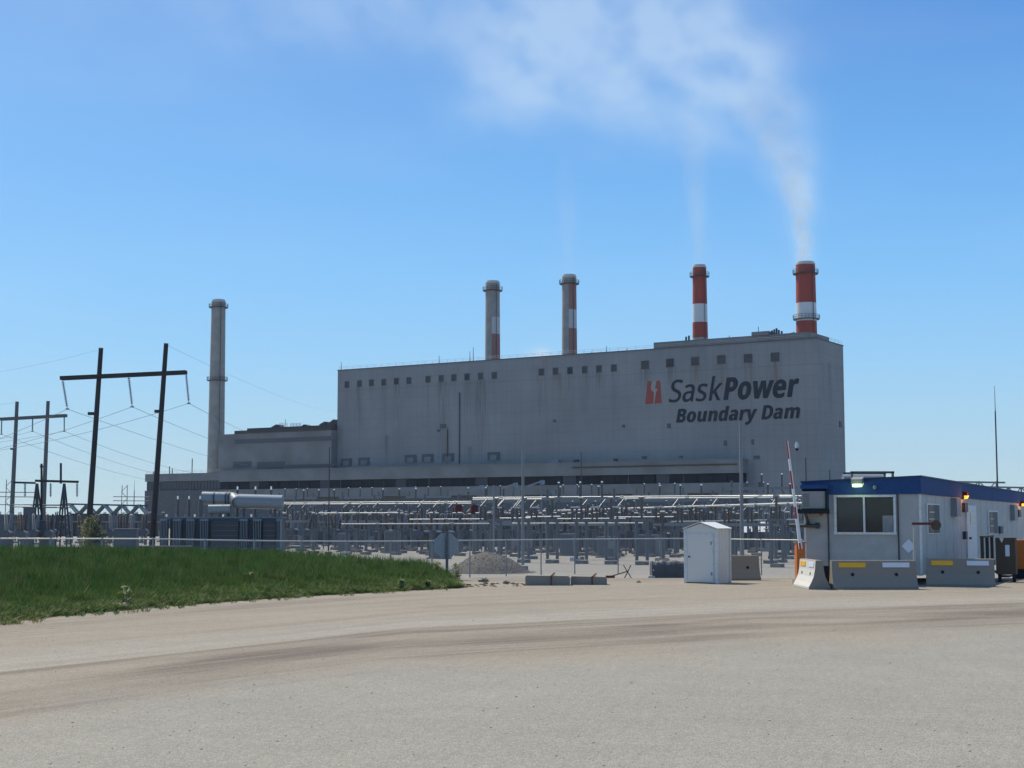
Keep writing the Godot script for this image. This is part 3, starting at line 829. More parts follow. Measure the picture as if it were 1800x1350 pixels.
func chimney(label: String, f: Transform3D, px: float, y_top: float, y_bot: float, w_top: float, w_bot: float, _o: float, bands: Array, plats: Array, mt: Material, z: float) -> void:
	var bt := f * on_plane(f, px, y_bot, z); var tp := f * on_plane(f, px, y_top, z)
	var k := -bt.z / F
	var x := bt.x if _o == 0.0 else (f * on_plane(f, px - 3.0, 700, z)).x
	var o := thing("chimney", label, "chimney", Vector3(x, -1.5, bt.z))
	var top := tp.y + 1.5
	var yb := bt.y + 1.5
	var slope := (w_bot - w_top) * k / (top - yb)
	var rad := func(y: float) -> float: return w_top * k + slope * (top - y)
	part("shaft", M.new().tube(Vector3.ZERO, Vector3(0, top, 0), rad.call(0.0), rad.call(top), 28), mt, o)
	part("rim", M.new().tube(Vector3(0, top, 0), Vector3(0, top + 0.5, 0), rad.call(top) * 1.03, -1, 28).tube(Vector3(0, top + 0.5, 0), Vector3(0, top + 1.0, 0), rad.call(top) * 0.9, -1, 20), MT.concrete_pale, o)
	part("flue", M.new().tube(Vector3(0, top + 1.001, 0), Vector3(0, top + 1.02, 0), rad.call(top) * 0.75, -1, 20), MT.dark, o)
	for b in bands:
		var h1 := (f * on_plane(f, px, b[0], z)).y + 1.5; var h0 := (f * on_plane(f, px, b[1], z)).y + 1.5
		var m := M.new()
		if b[2] in ["red", "white"]:
			m.tube(Vector3(0, h0, 0), Vector3(0, h1, 0), rad.call(h0) + 0.03, rad.call(h1) + 0.03, 28, false)
			part("painted_band", m, MT.red if b[2] == "red" else MT.white, o)
		else:      # what is left of the paint on the weathered side
			var a0 := -0.1; var a1 := 1.62
			for i in 10:
				var p0 := a0 + (a1 - a0) * i / 10.0; var p1 := a0 + (a1 - a0) * (i + 1) / 10.0
				var u0 := Vector3(sin(p0), 0, cos(p0)); var u1 := Vector3(sin(p1), 0, cos(p1))
				m.quad(u0 * (rad.call(h0) + 0.03) + Vector3(0, h0, 0), u1 * (rad.call(h0) + 0.03) + Vector3(0, h0, 0), u1 * (rad.call(h1) + 0.03) + Vector3(0, h1, 0), u0 * (rad.call(h1) + 0.03) + Vector3(0, h1, 0))
			part("worn_paint", m, MT.band_grey if b[2] == "patch" else MT.stack_rust, o)
	for y in plats:
		var h := (f * on_plane(f, px, y, z)).y + 1.5
		var rr: float = rad.call(h)
		var pf := part("platform", M.new().tube(Vector3(0, h - 0.2, 0), Vector3(0, h, 0), rr + 0.9, rr + 1.0, 24), MT.steel_dark, o)
		var m := M.new()
		for i in 24:
			var u := Vector3(sin(TAU * i / 24), 0, cos(TAU * i / 24)) * (rr + 0.95); var u2 := Vector3(sin(TAU * (i + 1) / 24), 0, cos(TAU * (i + 1) / 24)) * (rr + 0.95)
			m.tube(u + Vector3(0, h, 0), u + Vector3(0, h + 1.3, 0), 0.05, -1, 4, false)
			m.tube(u + Vector3(0, h + 1.3, 0), u2 + Vector3(0, h + 1.3, 0), 0.05, -1, 4, false)
			m.tube(u + Vector3(0, h + 0.7, 0), u2 + Vector3(0, h + 0.7, 0), 0.04, -1, 4, false)
		part("railing", m, MT.steel_dark, pf)
	var ld := M.new()
	var lx := Vector3(0.5, 0, 0.87)
	ld.bar(lx * (rad.call(0.0) + 0.25), lx * (rad.call(top) + 0.25) + Vector3(0, top, 0), 0.16)
	part("ladder", ld, MT.steel_dark, o)

# ---------------------------------------------------------------- smoke
func puff(parent: Node3D, c: Vector3, size: Vector3, turn: Basis, tau: float) -> void:
	var key := int(roundf(log(tau / minf(size.x, size.z)) * 6.0))
	var f := FogVolume.new()
	f.shape = RenderingServer.FOG_VOLUME_SHAPE_ELLIPSOID
	f.size = size
	if not MT.has("fog%d" % key):
		var m := FogMaterial.new()
		m.density = exp(key / 6.0); m.albedo = Color(1.0, 1.0, 1.0)
		MT["fog%d" % key] = m
	f.material = MT["fog%d" % key]
	var n := 0
	var nm := "puff"
	while parent.has_node(NodePath(nm)):
		n += 1
		nm = "puff_%03d" % n
	f.name = nm
	parent.add_child(f)
	f.position = c; f.basis = turn

func plume(label: String, pts: Array, d0: float, drift: float, side: bool) -> void:
	# points: px, py, half width in px, optical depth; a chain of long puffs that overlap two by two
	var o := thing("smoke_plume", label, "smoke")
	o.set_meta("kind", "stuff")
	for i in pts.size() - 1:
		var a: Array = pts[i]; var b: Array = pts[i + 1]
		var da: float = d0 + drift * (pts[0][1] - a[1]); var db: float = d0 + drift * (pts[0][1] - b[1])
		var p := at(a[0], a[1], da); var q := at(b[0], b[1], db)
		var y := (q - p).normalized()
		var x := y.cross(Vector3.BACK).normalized()
		var turn := Basis(x, y, x.cross(y))
		var r: float = (a[2] + b[2]) / 2.0 * da / F
		puff(o, (p + q) / 2, Vector3(2 * r, (q - p).length() * 1.75, 2 * r), turn, a[3] * 0.55)
		if side:
			var s := -1.0 if i % 2 == 0 else 1.0
			puff(o, (p + q) / 2 + x * r * s * 0.75 + Vector3(0, 0, r * 0.9), Vector3(1.2 * r, (q - p).length() * 1.1, 1.1 * r), turn.rotated(Vector3.BACK, s * 0.35), a[3] * 0.3)

func smoke() -> void:
	plume("white smoke rising and bending left from the thickest red chimney", [[1413, 461, 12, .42], [1413, 440, 13, .40], [1411, 415, 15, .36], [1407, 385, 18, .34], [1401, 352, 24, .32], [1393, 315, 30, .28], [1382, 275, 37, .26], [1364, 230, 46, .24], [1342, 190, 52, .16], [1315, 155, 58, .08]], 458, -0.07, true)
	plume("faint smoke column above the slimmer red and white chimney", [[1230, 468, 10, .16], [1228, 430, 12, .15], [1226, 385, 15, .14], [1222, 335, 19, .13], [1219, 280, 26, .11], [1212, 220, 36, .08]], 480, -0.07, false)
	plume("barely visible smoke column above the second grey chimney", [[1001, 486, 10, .07], [998, 430, 14, .06], [995, 370, 19, .06], [991, 300, 26, .05]], 500, -0.07, false)

# ---------------------------------------------------------------- switchyard
func insulator(m: M, base: Vector3, h: float, r: float, sheds: int) -> void:
	m.tube(base, base + Vector3(0, h, 0), r * 0.55, -1, 6, false)
	for i in sheds:
		var y := h * (i + 0.5) / sheds
		m.tube(base + Vector3(0, y - h * 0.28 / sheds, 0), base + Vector3(0, y + h * 0.2 / sheds, 0), r, r * 0.6, 7)

func yard_pt(d0: float, px: float) -> Vector3:       # on the line through d0 (straight north) that runs along the power station
	var k := (px - 900.0) / F * 0.996
	# X = -0.849 s, D = d0 + 0.529 s, X = k D
	var s := -k * d0 / (0.849 + 0.529 * k)
	return Vector3(-0.849 * s, -1.5, -(d0 + 0.529 * s))

var YAW := atan2(-0.529, 0.849)       # turns local +x along the power station front

func make_post(h: float, ins: float, two: bool) -> Node3D:
	var o := thing("bus_support", "", "bus support", Vector3.ZERO, 0, "single bus supports in the switchyard")
	part("footing", M.new().box(Vector3(0, 0.06, 0), Vector3(0.8, 0.36, 0.8)), MT.concrete, o)
	var c := M.new()
	if two:
		c.tube(Vector3(-0.45, 0.3, 0), Vector3(-0.45, h, 0), 0.13, -1, 8).tube(Vector3(0.45, 0.3, 0), Vector3(0.45, h, 0), 0.13, -1, 8).box(Vector3(0, h, 0), Vector3(1.4, 0.2, 0.3))
	else:
		c.tube(Vector3(0, 0.3, 0), Vector3(0, h, 0), 0.16, -1, 8).box(Vector3(0, h, 0), Vector3(0.5, 0.1, 0.5))
	part("column", c, MT.steel, o)
	var i := M.new()
	insulator(i, Vector3(0, h + 0.08, 0), ins, 0.17, 8)
	part("insulator", i, MT.porcelain, o)
	part("clamp", M.new().tube(Vector3(-0.22, h + ins + 0.14, 0), Vector3(0.22, h + ins + 0.14, 0), 0.11, -1, 8), MT.galv, o)
	return o

func make_switch(h: float, open: bool) -> Node3D:
	var o := thing("disconnect_switch", "", "disconnect switch", Vector3.ZERO, 0, "disconnect switches in the switchyard")
	for s in [-1, 1]:
		part("footing", M.new().box(Vector3(s * 1.7, 0.05, 0), Vector3(0.9, 0.34, 0.8)), MT.concrete, o)
		part("column", M.new().box(Vector3(s * 1.7, h / 2 + 0.15, 0), Vector3(0.2, h - 0.3, 0.2)), MT.steel, o)
	part("beam", M.new().box(Vector3(0, h + 0.12, 0.16), Vector3(4.8, 0.24, 0.16)).box(Vector3(0, h + 0.12, -0.16), Vector3(4.8, 0.24, 0.16)), MT.galv, o)
	for x in [-2.0, 0.0, 2.0]:
		var m := M.new()
		insulator(m, Vector3(x, h + 0.26, 0.42), 1.25, 0.15, 7)
		insulator(m, Vector3(x, h + 0.26, -0.42), 1.25, 0.15, 7)
		part("insulator_pair", m, MT.porcelain, o)
		var b := M.new()
		if open: b.bar(Vector3(x, h + 1.6, 0.42), Vector3(x + 0.15, h + 2.3, -0.5), 0.06)
		else: b.tube(Vector3(x, h + 1.6, 0.6), Vector3(x, h + 1.6, -0.9), 0.07, -1, 6)
		b.tube(Vector3(x, h + 1.5, -0.5), Vector3(x, h + 1.74, -0.5), 0.07, -1, 6)
		part("blade", b, MT.galv if open else MT.alu, o)
	part("operating_box", M.new().box(Vector3(1.7, 1.3, 0.28), Vector3(0.5, 0.7, 0.3)), MT.galv, o)
	part("drive_rod", M.new().tube(Vector3(1.45, 1.5, 0.2), Vector3(1.45, h, 0.2), 0.04, -1, 5), MT.galv, o)
	return o

func make_breaker() -> Node3D:
	var o := thing("circuit_breaker", "", "circuit breaker", Vector3.ZERO, 0, "dark circuit breakers in the switchyard")
	part("footing", M.new().box(Vector3(0, 0.08, 0), Vector3(3.6, 0.28, 1.4)), MT.steel, o)
	for s in [-1.6, 1.6]: part("leg_frame", M.new().bar(Vector3(s, 0.35, -0.6), Vector3(s, 1.5, -0.6), 0.16).bar(Vector3(s, 0.35, 0.6), Vector3(s, 1.5, 0.6), 0.16).bar(Vector3(s, 1.45, -0.6), Vector3(s, 1.45, 0.6), 0.16), MT.steel, o)
	part("cabinet", M.new().box(Vector3(-2.6, 1.3, 0), Vector3(0.55, 1.3, 0.6)), MT.transformer, o)
	for x in [-1.5, 0.0, 1.5]:
		part("tank", M.new().tube(Vector3(x, 1.9, -0.95), Vector3(x, 1.9, 0.95), 0.42, -1, 12), MT.transformer, o)
		for s in [-1, 1]:
			var m := M.new()
			var a := Vector3(x, 2.2, s * 0.6); var b := Vector3(x, 4.0, s * 1.35)
			m.tube(a, b, 0.14, 0.10, 7)
			for k in 9:
				var p := a.lerp(b, (k + 1.0) / 10.0); var q := a.lerp(b, (k + 1.35) / 10.0)
				m.tube(p, q, 0.24 - 0.008 * k, 0.16, 8)
			part("bushing", m, MT.porcelain_grey if x == 0.0 else MT.porcelain, o)
	return o

func make_frame(h: float) -> Node3D:
	var o := thing("bus_portal", "", "steel frame", Vector3.ZERO, 0, "tall steel bus frames in the switchyard")
	for s in [-1, 1]:
		part("footing", M.new().box(Vector3(s * 4.0, 0.1, 0), Vector3(1.2, 0.4, 1.2)), MT.concrete, o)
		part("column", M.new().tube(Vector3(s * 4.0, 0.3, 0), Vector3(s * 4.0, h + 1.0, 0), 0.2, 0.16, 8), MT.steel, o)
	part("beam", M.new().bar(Vector3(-4.6, h, 0), Vector3(4.6, h, 0), 0.34, 0.34), MT.galv, o)
	for x in [-2.6, 0.0, 2.6]:
		var m := M.new()
		insulator(m, Vector3(x, h + 0.17, 0), 1.5, 0.17, 8)
		part("insulator", m, MT.porcelain, o)
		part("cap", M.new().tube(Vector3(x, h + 1.67, 0), Vector3(x, h + 1.80, 0), 0.11, -1, 8), MT.shine, o)
	part("brace", M.new().bar(Vector3(-4, h - 2.2, 0), Vector3(-2.4, h, 0), 0.12).bar(Vector3(4, h - 2.2, 0), Vector3(2.4, h, 0), 0.12), MT.steel, o)
	return o

func row(src: Node3D, d0: float, px0: float, px1: float, step: float, words: String, where: String, turn := 0.0, jitter := 0.0) -> void:
	var a := yard_pt(d0, px0); var b := yard_pt(d0, px1)
	var k := int((b - a).length() / step)
	for i in k + 1:
		var p := a.lerp(b, float(i) / maxi(k, 1))
		p += Vector3(rng.randf_range(-1, 1), 0, rng.randf_range(-1, 1)) * jitter
		copy(src, "%s, %s from the left in the %s" % [words, ORD[mini(i, ORD.size() - 1)], where], p, YAW + turn, String(src.get_meta("group")))

func busbar(a: Vector3, b: Vector3, r: float, label: String) -> void:
	var o := thing("busbar", label, "busbar", (a + b) / 2, 0, "aluminium busbars over the switchyard")
	var h := (b - a) / 2
	part("tube", M.new().tube(-h, h, r, -1, 10), MT.alu, o)
	var n := int((b - a).length() / 7.0)
	for i in n:
		var p := (-h).lerp(h, (i + 0.5) / n)
		part("clamp", M.new().tube(p - h.normalized() * 0.2, p + h.normalized() * 0.2, r * 1.5, -1, 8), MT.galv, o)

func mast(called: String, label: String, base: Vector3, h: float, r0: float, r1: float, mt: Material, lamp := false, tip := 0.0) -> Node3D:
	var o := thing(called, label, "mast", base)
	part("footing", M.new().box(Vector3(0, 0.06, 0), Vector3(r0 * 4 + 0.3, 0.36, r0 * 4 + 0.3)), MT.concrete, o)
	part("pole", M.new().tube(Vector3(0, 0.3, 0), Vector3(0, h, 0), r0, r1, 10), mt, o)
	if tip > 0: part("spike", M.new().tube(Vector3(0, h, 0), Vector3(0, h + tip, 0), r1 * 0.55, r1 * 0.3, 6), mt, o)
	if lamp:
		part("lamp_arm", M.new().bar(Vector3(-1.2, h - 0.3, 0), Vector3(1.2, h - 0.3, 0), 0.1), mt, o)
		for s in [-1, 1]: part("floodlight", M.new().box(Vector3(s * 1.1, h - 0.1, 0.2), Vector3(0.6, 0.4, 0.4), Basis(Vector3.RIGHT, 0.5)), MT.tank, o)
	return o

func switchyard() -> void:
	var post := make_post(2.4, 1.5, false)
	var post2 := make_post(3.4, 1.6, true)
	var sw := make_switch(2.9, false)
	var swo := make_switch(3.1, true)
	var br := make_breaker()
	var fr := make_frame(7.2)
	var frs := make_frame(5.6)
	var wr := ["front row", "second row", "third row", "fourth row", "fifth row", "sixth row", "seventh row", "eighth row", "rearmost row"]
	row(post2, 121, 872, 1128, 2.6, "twin-leg bus support on a concrete pad", wr[0])
	row(sw, 133, 905, 1195, 6.2, "three-phase disconnect switch on two columns", wr[1])
	row(post, 139, 505, 860, 3.2, "single-column insulator stand on a concrete pad", wr[1], 0.0, 0.5)
	row(swo, 150, 510, 1395, 8.6, "disconnect switch with raised blades", wr[2])
	row(br, 163, 520, 1390, 7.6, "dark three-tank circuit breaker with slanted bushings", wr[3], 0.15)
	row(post2, 171, 500, 1400, 4.6, "twin-leg bus support carrying an aluminium tube", wr[4])
	row(frs, 181, 560, 1390, 13.0, "short steel bus frame with three insulators", wr[4])
	row(sw, 197, 500, 1400, 7.0, "three-phase disconnect switch on two columns", wr[5])
	row(post, 210, 500, 1400, 4.2, "single-column insulator stand", wr[6], 0.0, 0.8)
	row(br, 226, 500, 1400, 9.5, "dark three-tank circuit breaker", wr[7])
	row(post, 178, 505, 1400, 3.1, "thin insulator stand before the long low wall", wr[5], 0.0, 0.6)
	row(post, 147, 640, 1400, 2.7, "thin insulator stand behind the front supports", wr[2], 0.0, 0.9)
	var slim := thing("bus_post", "", "bus post", Vector3.ZERO, 0, "tall slender bus posts in the switchyard")
	part("column", M.new().tube(Vector3.ZERO, Vector3(0, 4.1, 0), 0.07, 0.06, 7), MT.steel, slim)
	var si := M.new()
	insulator(si, Vector3(0, 4.1, 0), 1.2, 0.12, 7)
	part("insulator", si, MT.porcelain, slim)
	part("cap", M.new().tube(Vector3(0, 5.3, 0), Vector3(0, 5.4, 0), 0.09, -1, 7), MT.shine, slim)
	row(slim, 160, 503, 1400, 2.75, "tall slender bus post", wr[3], 0.0, 0.7)
	row(slim, 205, 500, 1400, 4.1, "tall slender bus post", wr[6], 0.0, 0.9)
	slim.position = yard_pt(151, 1100); slim.set_meta("label", "tall slender bus post above the angled rod stand")
	for i in 46:
		var far_side := i >= 23
		var p := yard_pt(rng.randf_range(172, 200) if far_side else rng.randf_range(140, 166), 515.0 + (i % 23) * 38.0 + rng.randf_range(-14, 14))
		var q := p + Vector3(rng.randf_range(-2.4, 2.4), 0, rng.randf_range(-3, 3))
		p.y = rng.randf_range(3.2, 4.2); q.y = rng.randf_range(1.0, 2.8)
		var cm := M.new()
		var prev := p
		for j in 7:
			var t := (j + 1) / 7.0
			var e := p.lerp(q, t) - Vector3(0, 1.2 * t * (1 - t), 0)
			cm.tube(prev, e, 0.028, -1, 4, false)
			prev = e
		lone("jumper_cable", cm, MT.steel_dark, "thin dark jumper cable drooping in the %s half of the switchyard, %s from the left" % ["far" if far_side else "near", ORD[i % 23]], "cable", "jumper cables in the switchyard")
	row(post, 157, 505, 1400, 3.3, "slim insulator stand among the breakers", wr[3], 0.0, 0.9)
	row(fr, 243, 520, 1480, 14.5, "tall steel bus frame", wr[7])
	row(swo, 268, 490, 1400, 9.0, "disconnect switch with raised blades", wr[8])
	row(post2, 290, 490, 1400, 6.5, "twin-leg bus support", wr[8])
	for o in [post, post2, sw, swo, br, fr, frs]:      # the patterns themselves stand among the others
		pass
	post.position = yard_pt(128, 1165); post.rotation.y = YAW; post.set_meta("label", "single-column insulator stand left of the tarp-covered barrier")
	post2.position = yard_pt(121, 1365); post2.rotation.y = YAW; post2.set_meta("label", "twin-leg bus support nearest the guard trailer")
	sw.position = yard_pt(131, 1318); sw.rotation.y = YAW; sw.set_meta("label", "disconnect switch behind the fence right of the metal shed")
	swo.position = yard_pt(140, 880); swo.rotation.y = YAW; swo.set_meta("label", "disconnect switch with raised blades behind the gravel pile")
	br.position = yard_pt(144, 770); br.rotation.y = YAW; br.set_meta("label", "dark circuit breaker right behind the octagonal sign")
	fr.position = yard_pt(200, 1340); fr.rotation.y = YAW; fr.set_meta("label", "tall steel bus frame above the white semi-trailers")
	frs.position = yard_pt(160, 1020); frs.rotation.y = YAW; frs.set_meta("label", "short steel bus frame over the middle of the switchyard")
	# busbars
	for k in 2:
		var z := 171.0 + k * 4.0
		var l := yard_pt(z, 498); var r := yard_pt(z, 1392)
		var mid := l.lerp(r, 0.42)
		busbar(l + Vector3(0, 5.35 + k * 0.25, 0), mid + Vector3(0, 5.3 + k * 0.25, 0), 0.07, "left half of the %s long level busbar" % ["nearer", "farther"][k])
		busbar(mid + Vector3(0.2, 5.75 + k * 0.25, 0), r + Vector3(0, 5.7 + k * 0.25, 0), 0.085, "right half of the %s long level busbar" % ["nearer", "farther"][k])
	for k in 3:
		var a := at(955, 898, 205) + Vector3(k * 0.9, 0, k * 0.5 - 0.5); var b := at(1420, 884, 113) + Vector3(k * 0.9, 0, k * 0.5 - 0.5)
		busbar(a, b, 0.085, "%s of three bright busbars running towards the guard trailer" % ["leftmost", "middle", "rightmost"][k])
	var la := at(955, 898, 205); var lb := at(1420, 884, 113)
	for i in 8:
		var p := la.lerp(lb, (i + 0.3) / 8.0)
		var o := copy(post2, "twin-leg support under the three bright busbars, %s from the left" % ORD[i], Vector3(p.x + 0.9, -1.5, p.z), YAW + 0.9, "supports of the slanting busbars")
		o.scale.y = (p.y + 1.5 - 0.1) / 5.15
	for q in [[560, 700, 902, 148], [720, 850, 913, 145], [870, 935, 911, 140], [925, 985, 908.5, 135], [980, 1100, 912, 134], [1080, 1190, 909, 140], [600, 860, 921, 142], [900, 1130, 920, 126]]:
		busbar(at(q[0], q[2], q[3]), at(q[1], q[2] - 0.6, q[3] - 3.0), 0.055, "short busbar low in the yard, %s" % {560: "right of the transformer", 720: "left of the octagonal sign", 870: "above the gravel pile", 925: "right of the slim mast", 980: "left of the angled rod stand", 1080: "left of the metal shed", 600: "lowest one left of the sign", 900: "lowest one above the gravel pile"}[q[0]])
	busbar(at(1258, 872, 160), at(1420, 872, 152), 0.08, "level busbar passing behind the red and white boom")
	busbar(at(1180, 917, 128), at(1400, 913, 128), 0.05, "thin busbar just above the metal shed roof")
	# masts
	mast("lightning_mast", "tall grey mast with floodlights rising above the gravel pile", yard_pt(104, 919), 8.6, 0.105, 0.075, MT.galv, false, 0.0)
	mast("lightning_mast", "thick tall grey mast at the right end of the long low hall", yard_pt(122, 1304), 10.7, 0.155, 0.11, MT.galv)
	mast("lightning_mast", "thin dark mast standing before the left edge of the boiler house", yard_pt(137, 578), 10.7, 0.085, 0.05, MT.steel_dark)
	mast("lightning_mast", "short grey mast between octagonal sign and gravel pile", yard_pt(118, 868), 6.2, 0.085, 0.07, MT.galv)
	mast("lightning_mast", "thin dark mast before the rust-coloured pipe on the long hall", yard_pt(240, 1022), 14.0, 0.12, 0.07, MT.steel_dark)
	mast("lightning_mast", "slender tapering steel mast rising behind the guard trailer", on_ground(1755, 150) * Vector3(1, 0, 1) + Vector3(0, -1.5, 0), 14.4, 0.10, 0.07, MT.steel_dark, false, 2.6)
	mast("lightning_mast", "thin mast standing between the boom and the boiler house corner", yard_pt(150, 1418), 9.0, 0.08, 0.05, MT.steel_dark)
	mast("lightning_mast", "thin mast just left of the boiler house right corner", yard_pt(160, 1460), 8.2, 0.08, 0.05, MT.steel_dark)
	# long low dark wall behind the supports
	var wl := thing("switchgear_wall", "long low dark wall running behind the middle rows of the switchyard", "wall")
	var wa := yard_pt(186, 494); var wb := yard_pt(186, 1402)
	var nw := 26
	for i in nw:
		var p := wa.lerp(wb, (i + 0.5) / nw)
		var pl := part("wall_panel", M.new().box(Vector3(0, 1.0 + 0.12 * sin(i * 2.1), 0), Vector3((wb - wa).length() / nw - 0.25, 2.0 + 0.24 * sin(i * 2.1), 0.2)), MT.wall_a if i % 3 else MT.wall_b, wl)
		pl.position = p; pl.rotation.y = YAW
		var ps := part("wall_post", M.new().box(Vector3(0, 1.15, 0.04), Vector3(0.24, 2.5, 0.36)), MT.steel, wl)
		ps.position = wa.lerp(wb, float(i) / nw); ps.rotation.y = YAW
	# open disconnect arms against the low hall
	for k in 3:
		var px: float = [845, 905, 952][k]
		var b := yard_pt(178, px)
		var o := thing("air_switch", "grey air switch with light outstretched arm, %s of three before the long hall" % ["leftmost", "middle one", "rightmost"][k], "air switch", b, YAW, "air switches before the long hall")
		var ah: float = 7.0 + k * 0.25
		part("column", M.new().tube(Vector3.ZERO, Vector3(0, ah, 0), 0.12, -1, 8), MT.galv, o)
		part("arm", M.new().bar(Vector3(0.2, ah + 0.5, 0), Vector3(-1.9, ah - 0.1, 0), 0.16), MT.tank, o)
		part("pivot", M.new().box(Vector3(0.1, ah + 0.3, 0), Vector3(0.5, 0.5, 0.3)), MT.tank, o)
	# low cabinets and white boxes
	for q in [[605, 148, 1.0, 1.9, 0.9, "grey"], [480, 150, 1.4, 1.6, 1.0, "grey"], [772, 128, 1.5, 1.1, 1.0, "dark green"], [1238, 118, 2.6, 1.2, 1.2, "grey"], [1140, 150, 2.2, 1.9, 1.2, "grey"], [1000, 146, 1.5, 2.0, 1.0, "grey"], [690, 145, 1.3, 2.2, 1.0, "grey"], [1068, 141, 1.6, 1.8, 1.0, "grey"]]:
		var o := thing("control_cabinet", "%s control cabinet standing in the yard %s" % [q[5], {605: "beside the thin dark mast", 480: "beside the transformer", 772: "behind the octagonal sign", 1238: "behind the metal shed", 1140: "above the tarp-covered barrier", 1000: "right of the gravel pile", 690: "left of the octagonal sign", 1068: "behind the angled rod stand"}[q[0]]], "cabinet", yard_pt(q[1], q[0]), YAW, "control cabinets in the switchyard")
		part("body", M.new().box(Vector3(0, q[3] / 2 + 0.1, 0), Vector3(q[2], q[3], q[4])), MT.transformer if q[5] != "grey" else MT.galv, o)
		part("door", M.new().box(Vector3(0, q[3] / 2 + 0.1, q[4] / 2 + 0.02), Vector3(q[2] * 0.85, q[3] * 0.85, 0.04)), MT.steel, o)
		part("plinth", M.new().box(Vector3(0, 0.0, 0), Vector3(q[2] + 0.3, 0.2, q[4] + 0.3)), MT.concrete, o)
	for q in [[608, 134, "right of the transformer"], [887, 124, "right of the gravel pile top"], [1010, 128, "in the middle of the yard"], [700, 150, "left of the sign"]]:
		lone("trench_cover", M.new().box(yard_pt(q[1], q[0]) + Vector3(0, 0.16, 0), Vector3(0.9, 0.3, 0.7)), MT.concrete_pale, "pale concrete trench cover on the yard gravel, %s" % q[2], "cover", "trench covers in the yard")
	# two maroon tanks
	for k in 2:
		var p := yard_pt(150, [806, 834][k])
		var o := thing("instrument_transformer", "dark red instrument transformer on a post, %s of two" % ["left", "right"][k], "transformer", p, YAW, "dark red instrument transformers")
		part("column", M.new().tube(Vector3.ZERO, Vector3(0, 4.0, 0), 0.22, -1, 8), MT.galv, o)
		part("head", M.new().lathe(Vector3(0, 4.0, 0), [Vector2(0.3, 0), Vector2(0.42, 0.1), Vector2(0.42, 0.75), Vector2(0.2, 0.95)]), MT.maroon, o)
	# white sloping shelters far behind
	for k in 3:
		var p := at([1303.0, 1350.0, 1391.0][k], 948, 240)
		var o := thing("storage_shelter", "low white shelter with sloping roof far behind the yard, %s" % ["nearest the metal shed", "right of the thick mast", "beside the boom"][k], "shelter", Vector3(p.x, -1.5, p.z), 0.05, "white storage shelters")
		var sx: float = [3.5, 3.6, 2.4][k]
		var rp := M.new().box(Vector3.ZERO, Vector3(sx, 0.08, 2.9), Basis(Vector3.RIGHT, 0.62)).done()
		part("roof", rp, MT.white, o).position = Vector3(0, 2.15, 0)
		part("back_wall", M.new().box(Vector3(0, 1.45, -1.15), Vector3(sx - 0.1, 2.9, 0.08)), MT.steel, o)
		part("front_wall", M.new().box(Vector3(0, 0.64, 1.1), Vector3(sx - 0.1, 1.28, 0.08)), MT.steel_dark, o)
		for x in [-1, 1]: part("end_wall", M.new().prism(PackedVector2Array([Vector2(-1.1, 0), Vector2(1.1, 0), Vector2(1.1, 2.8), Vector2(-1.1, 1.28)]), -0.03, 0.03), MT.steel, o).transform = Transform3D(Basis(Vector3.UP, PI / 2), Vector3(x * (sx / 2 - 0.1), 0, 0))
	# steel behind the guard trailer roof
	var f2 := thing("pipe_rack", "steel pipe rack showing over the guard trailer roof on the left", "pipe rack", on_ground(1528, 110) * Vector3(1, 0, 1) + Vector3(0, -1.5, 0))
	for s in [-1, 1]:
		for z in [-1, 1]: part("column", M.new().bar(Vector3(s * 1.5, 0, z * 1.2), Vector3(s * 1.5, 6.9, z * 1.2), 0.16), MT.steel, f2)
	for y in [6.3, 6.9]:
		part("beam", M.new().bar(Vector3(-1.6, y, 1.2), Vector3(1.6, y, 1.2), 0.16).bar(Vector3(-1.6, y, -1.2), Vector3(1.6, y, -1.2), 0.16), MT.steel_dark, f2)
	part("tank", M.new().tube(Vector3(-1.9, 6.3, 0), Vector3(1.0, 6.3, 0), 0.5, -1, 12), MT.porcelain_grey, f2)
	for q in [[1690, 170, 8.0, 846.0, "left of the slender mast"], [1795, 175, 6.0, 856.0, "right of the slender mast"]]:
		var p := at(q[0], q[3], q[1])
		var o := thing("walkway_gantry", "grey steel walkway frame over the guard trailer roof, %s" % q[4], "steel frame", Vector3(p.x, -1.5, p.z), 0, "steel walkway frames")
		var hh := p.y + 1.5
		for i in 5: part("column", M.new().bar(Vector3(-q[2] / 2 + i * q[2] / 4, 0, 0), Vector3(-q[2] / 2 + i * q[2] / 4, hh, 0), 0.14), MT.steel, o)
		part("chord", M.new().bar(Vector3(-q[2] / 2 - 1, hh, 0), Vector3(q[2] / 2 + 1, hh - 0.15, 0), 0.2), MT.galv, o)
		part("chord", M.new().bar(Vector3(-q[2] / 2 - 1, hh - 1.0, 0), Vector3(q[2] / 2 + 1, hh - 1.15, 0), 0.16), MT.galv, o)
		var m := M.new()
		for i in 8: m.bar(Vector3(-q[2] / 2 + i * q[2] / 8, hh - 1.0 * (i % 2), 0), Vector3(-q[2] / 2 + (i + 1) * q[2] / 8, hh - 1.0 * ((i + 1) % 2), 0), 0.1)
		part("lacing", m, MT.steel, o)

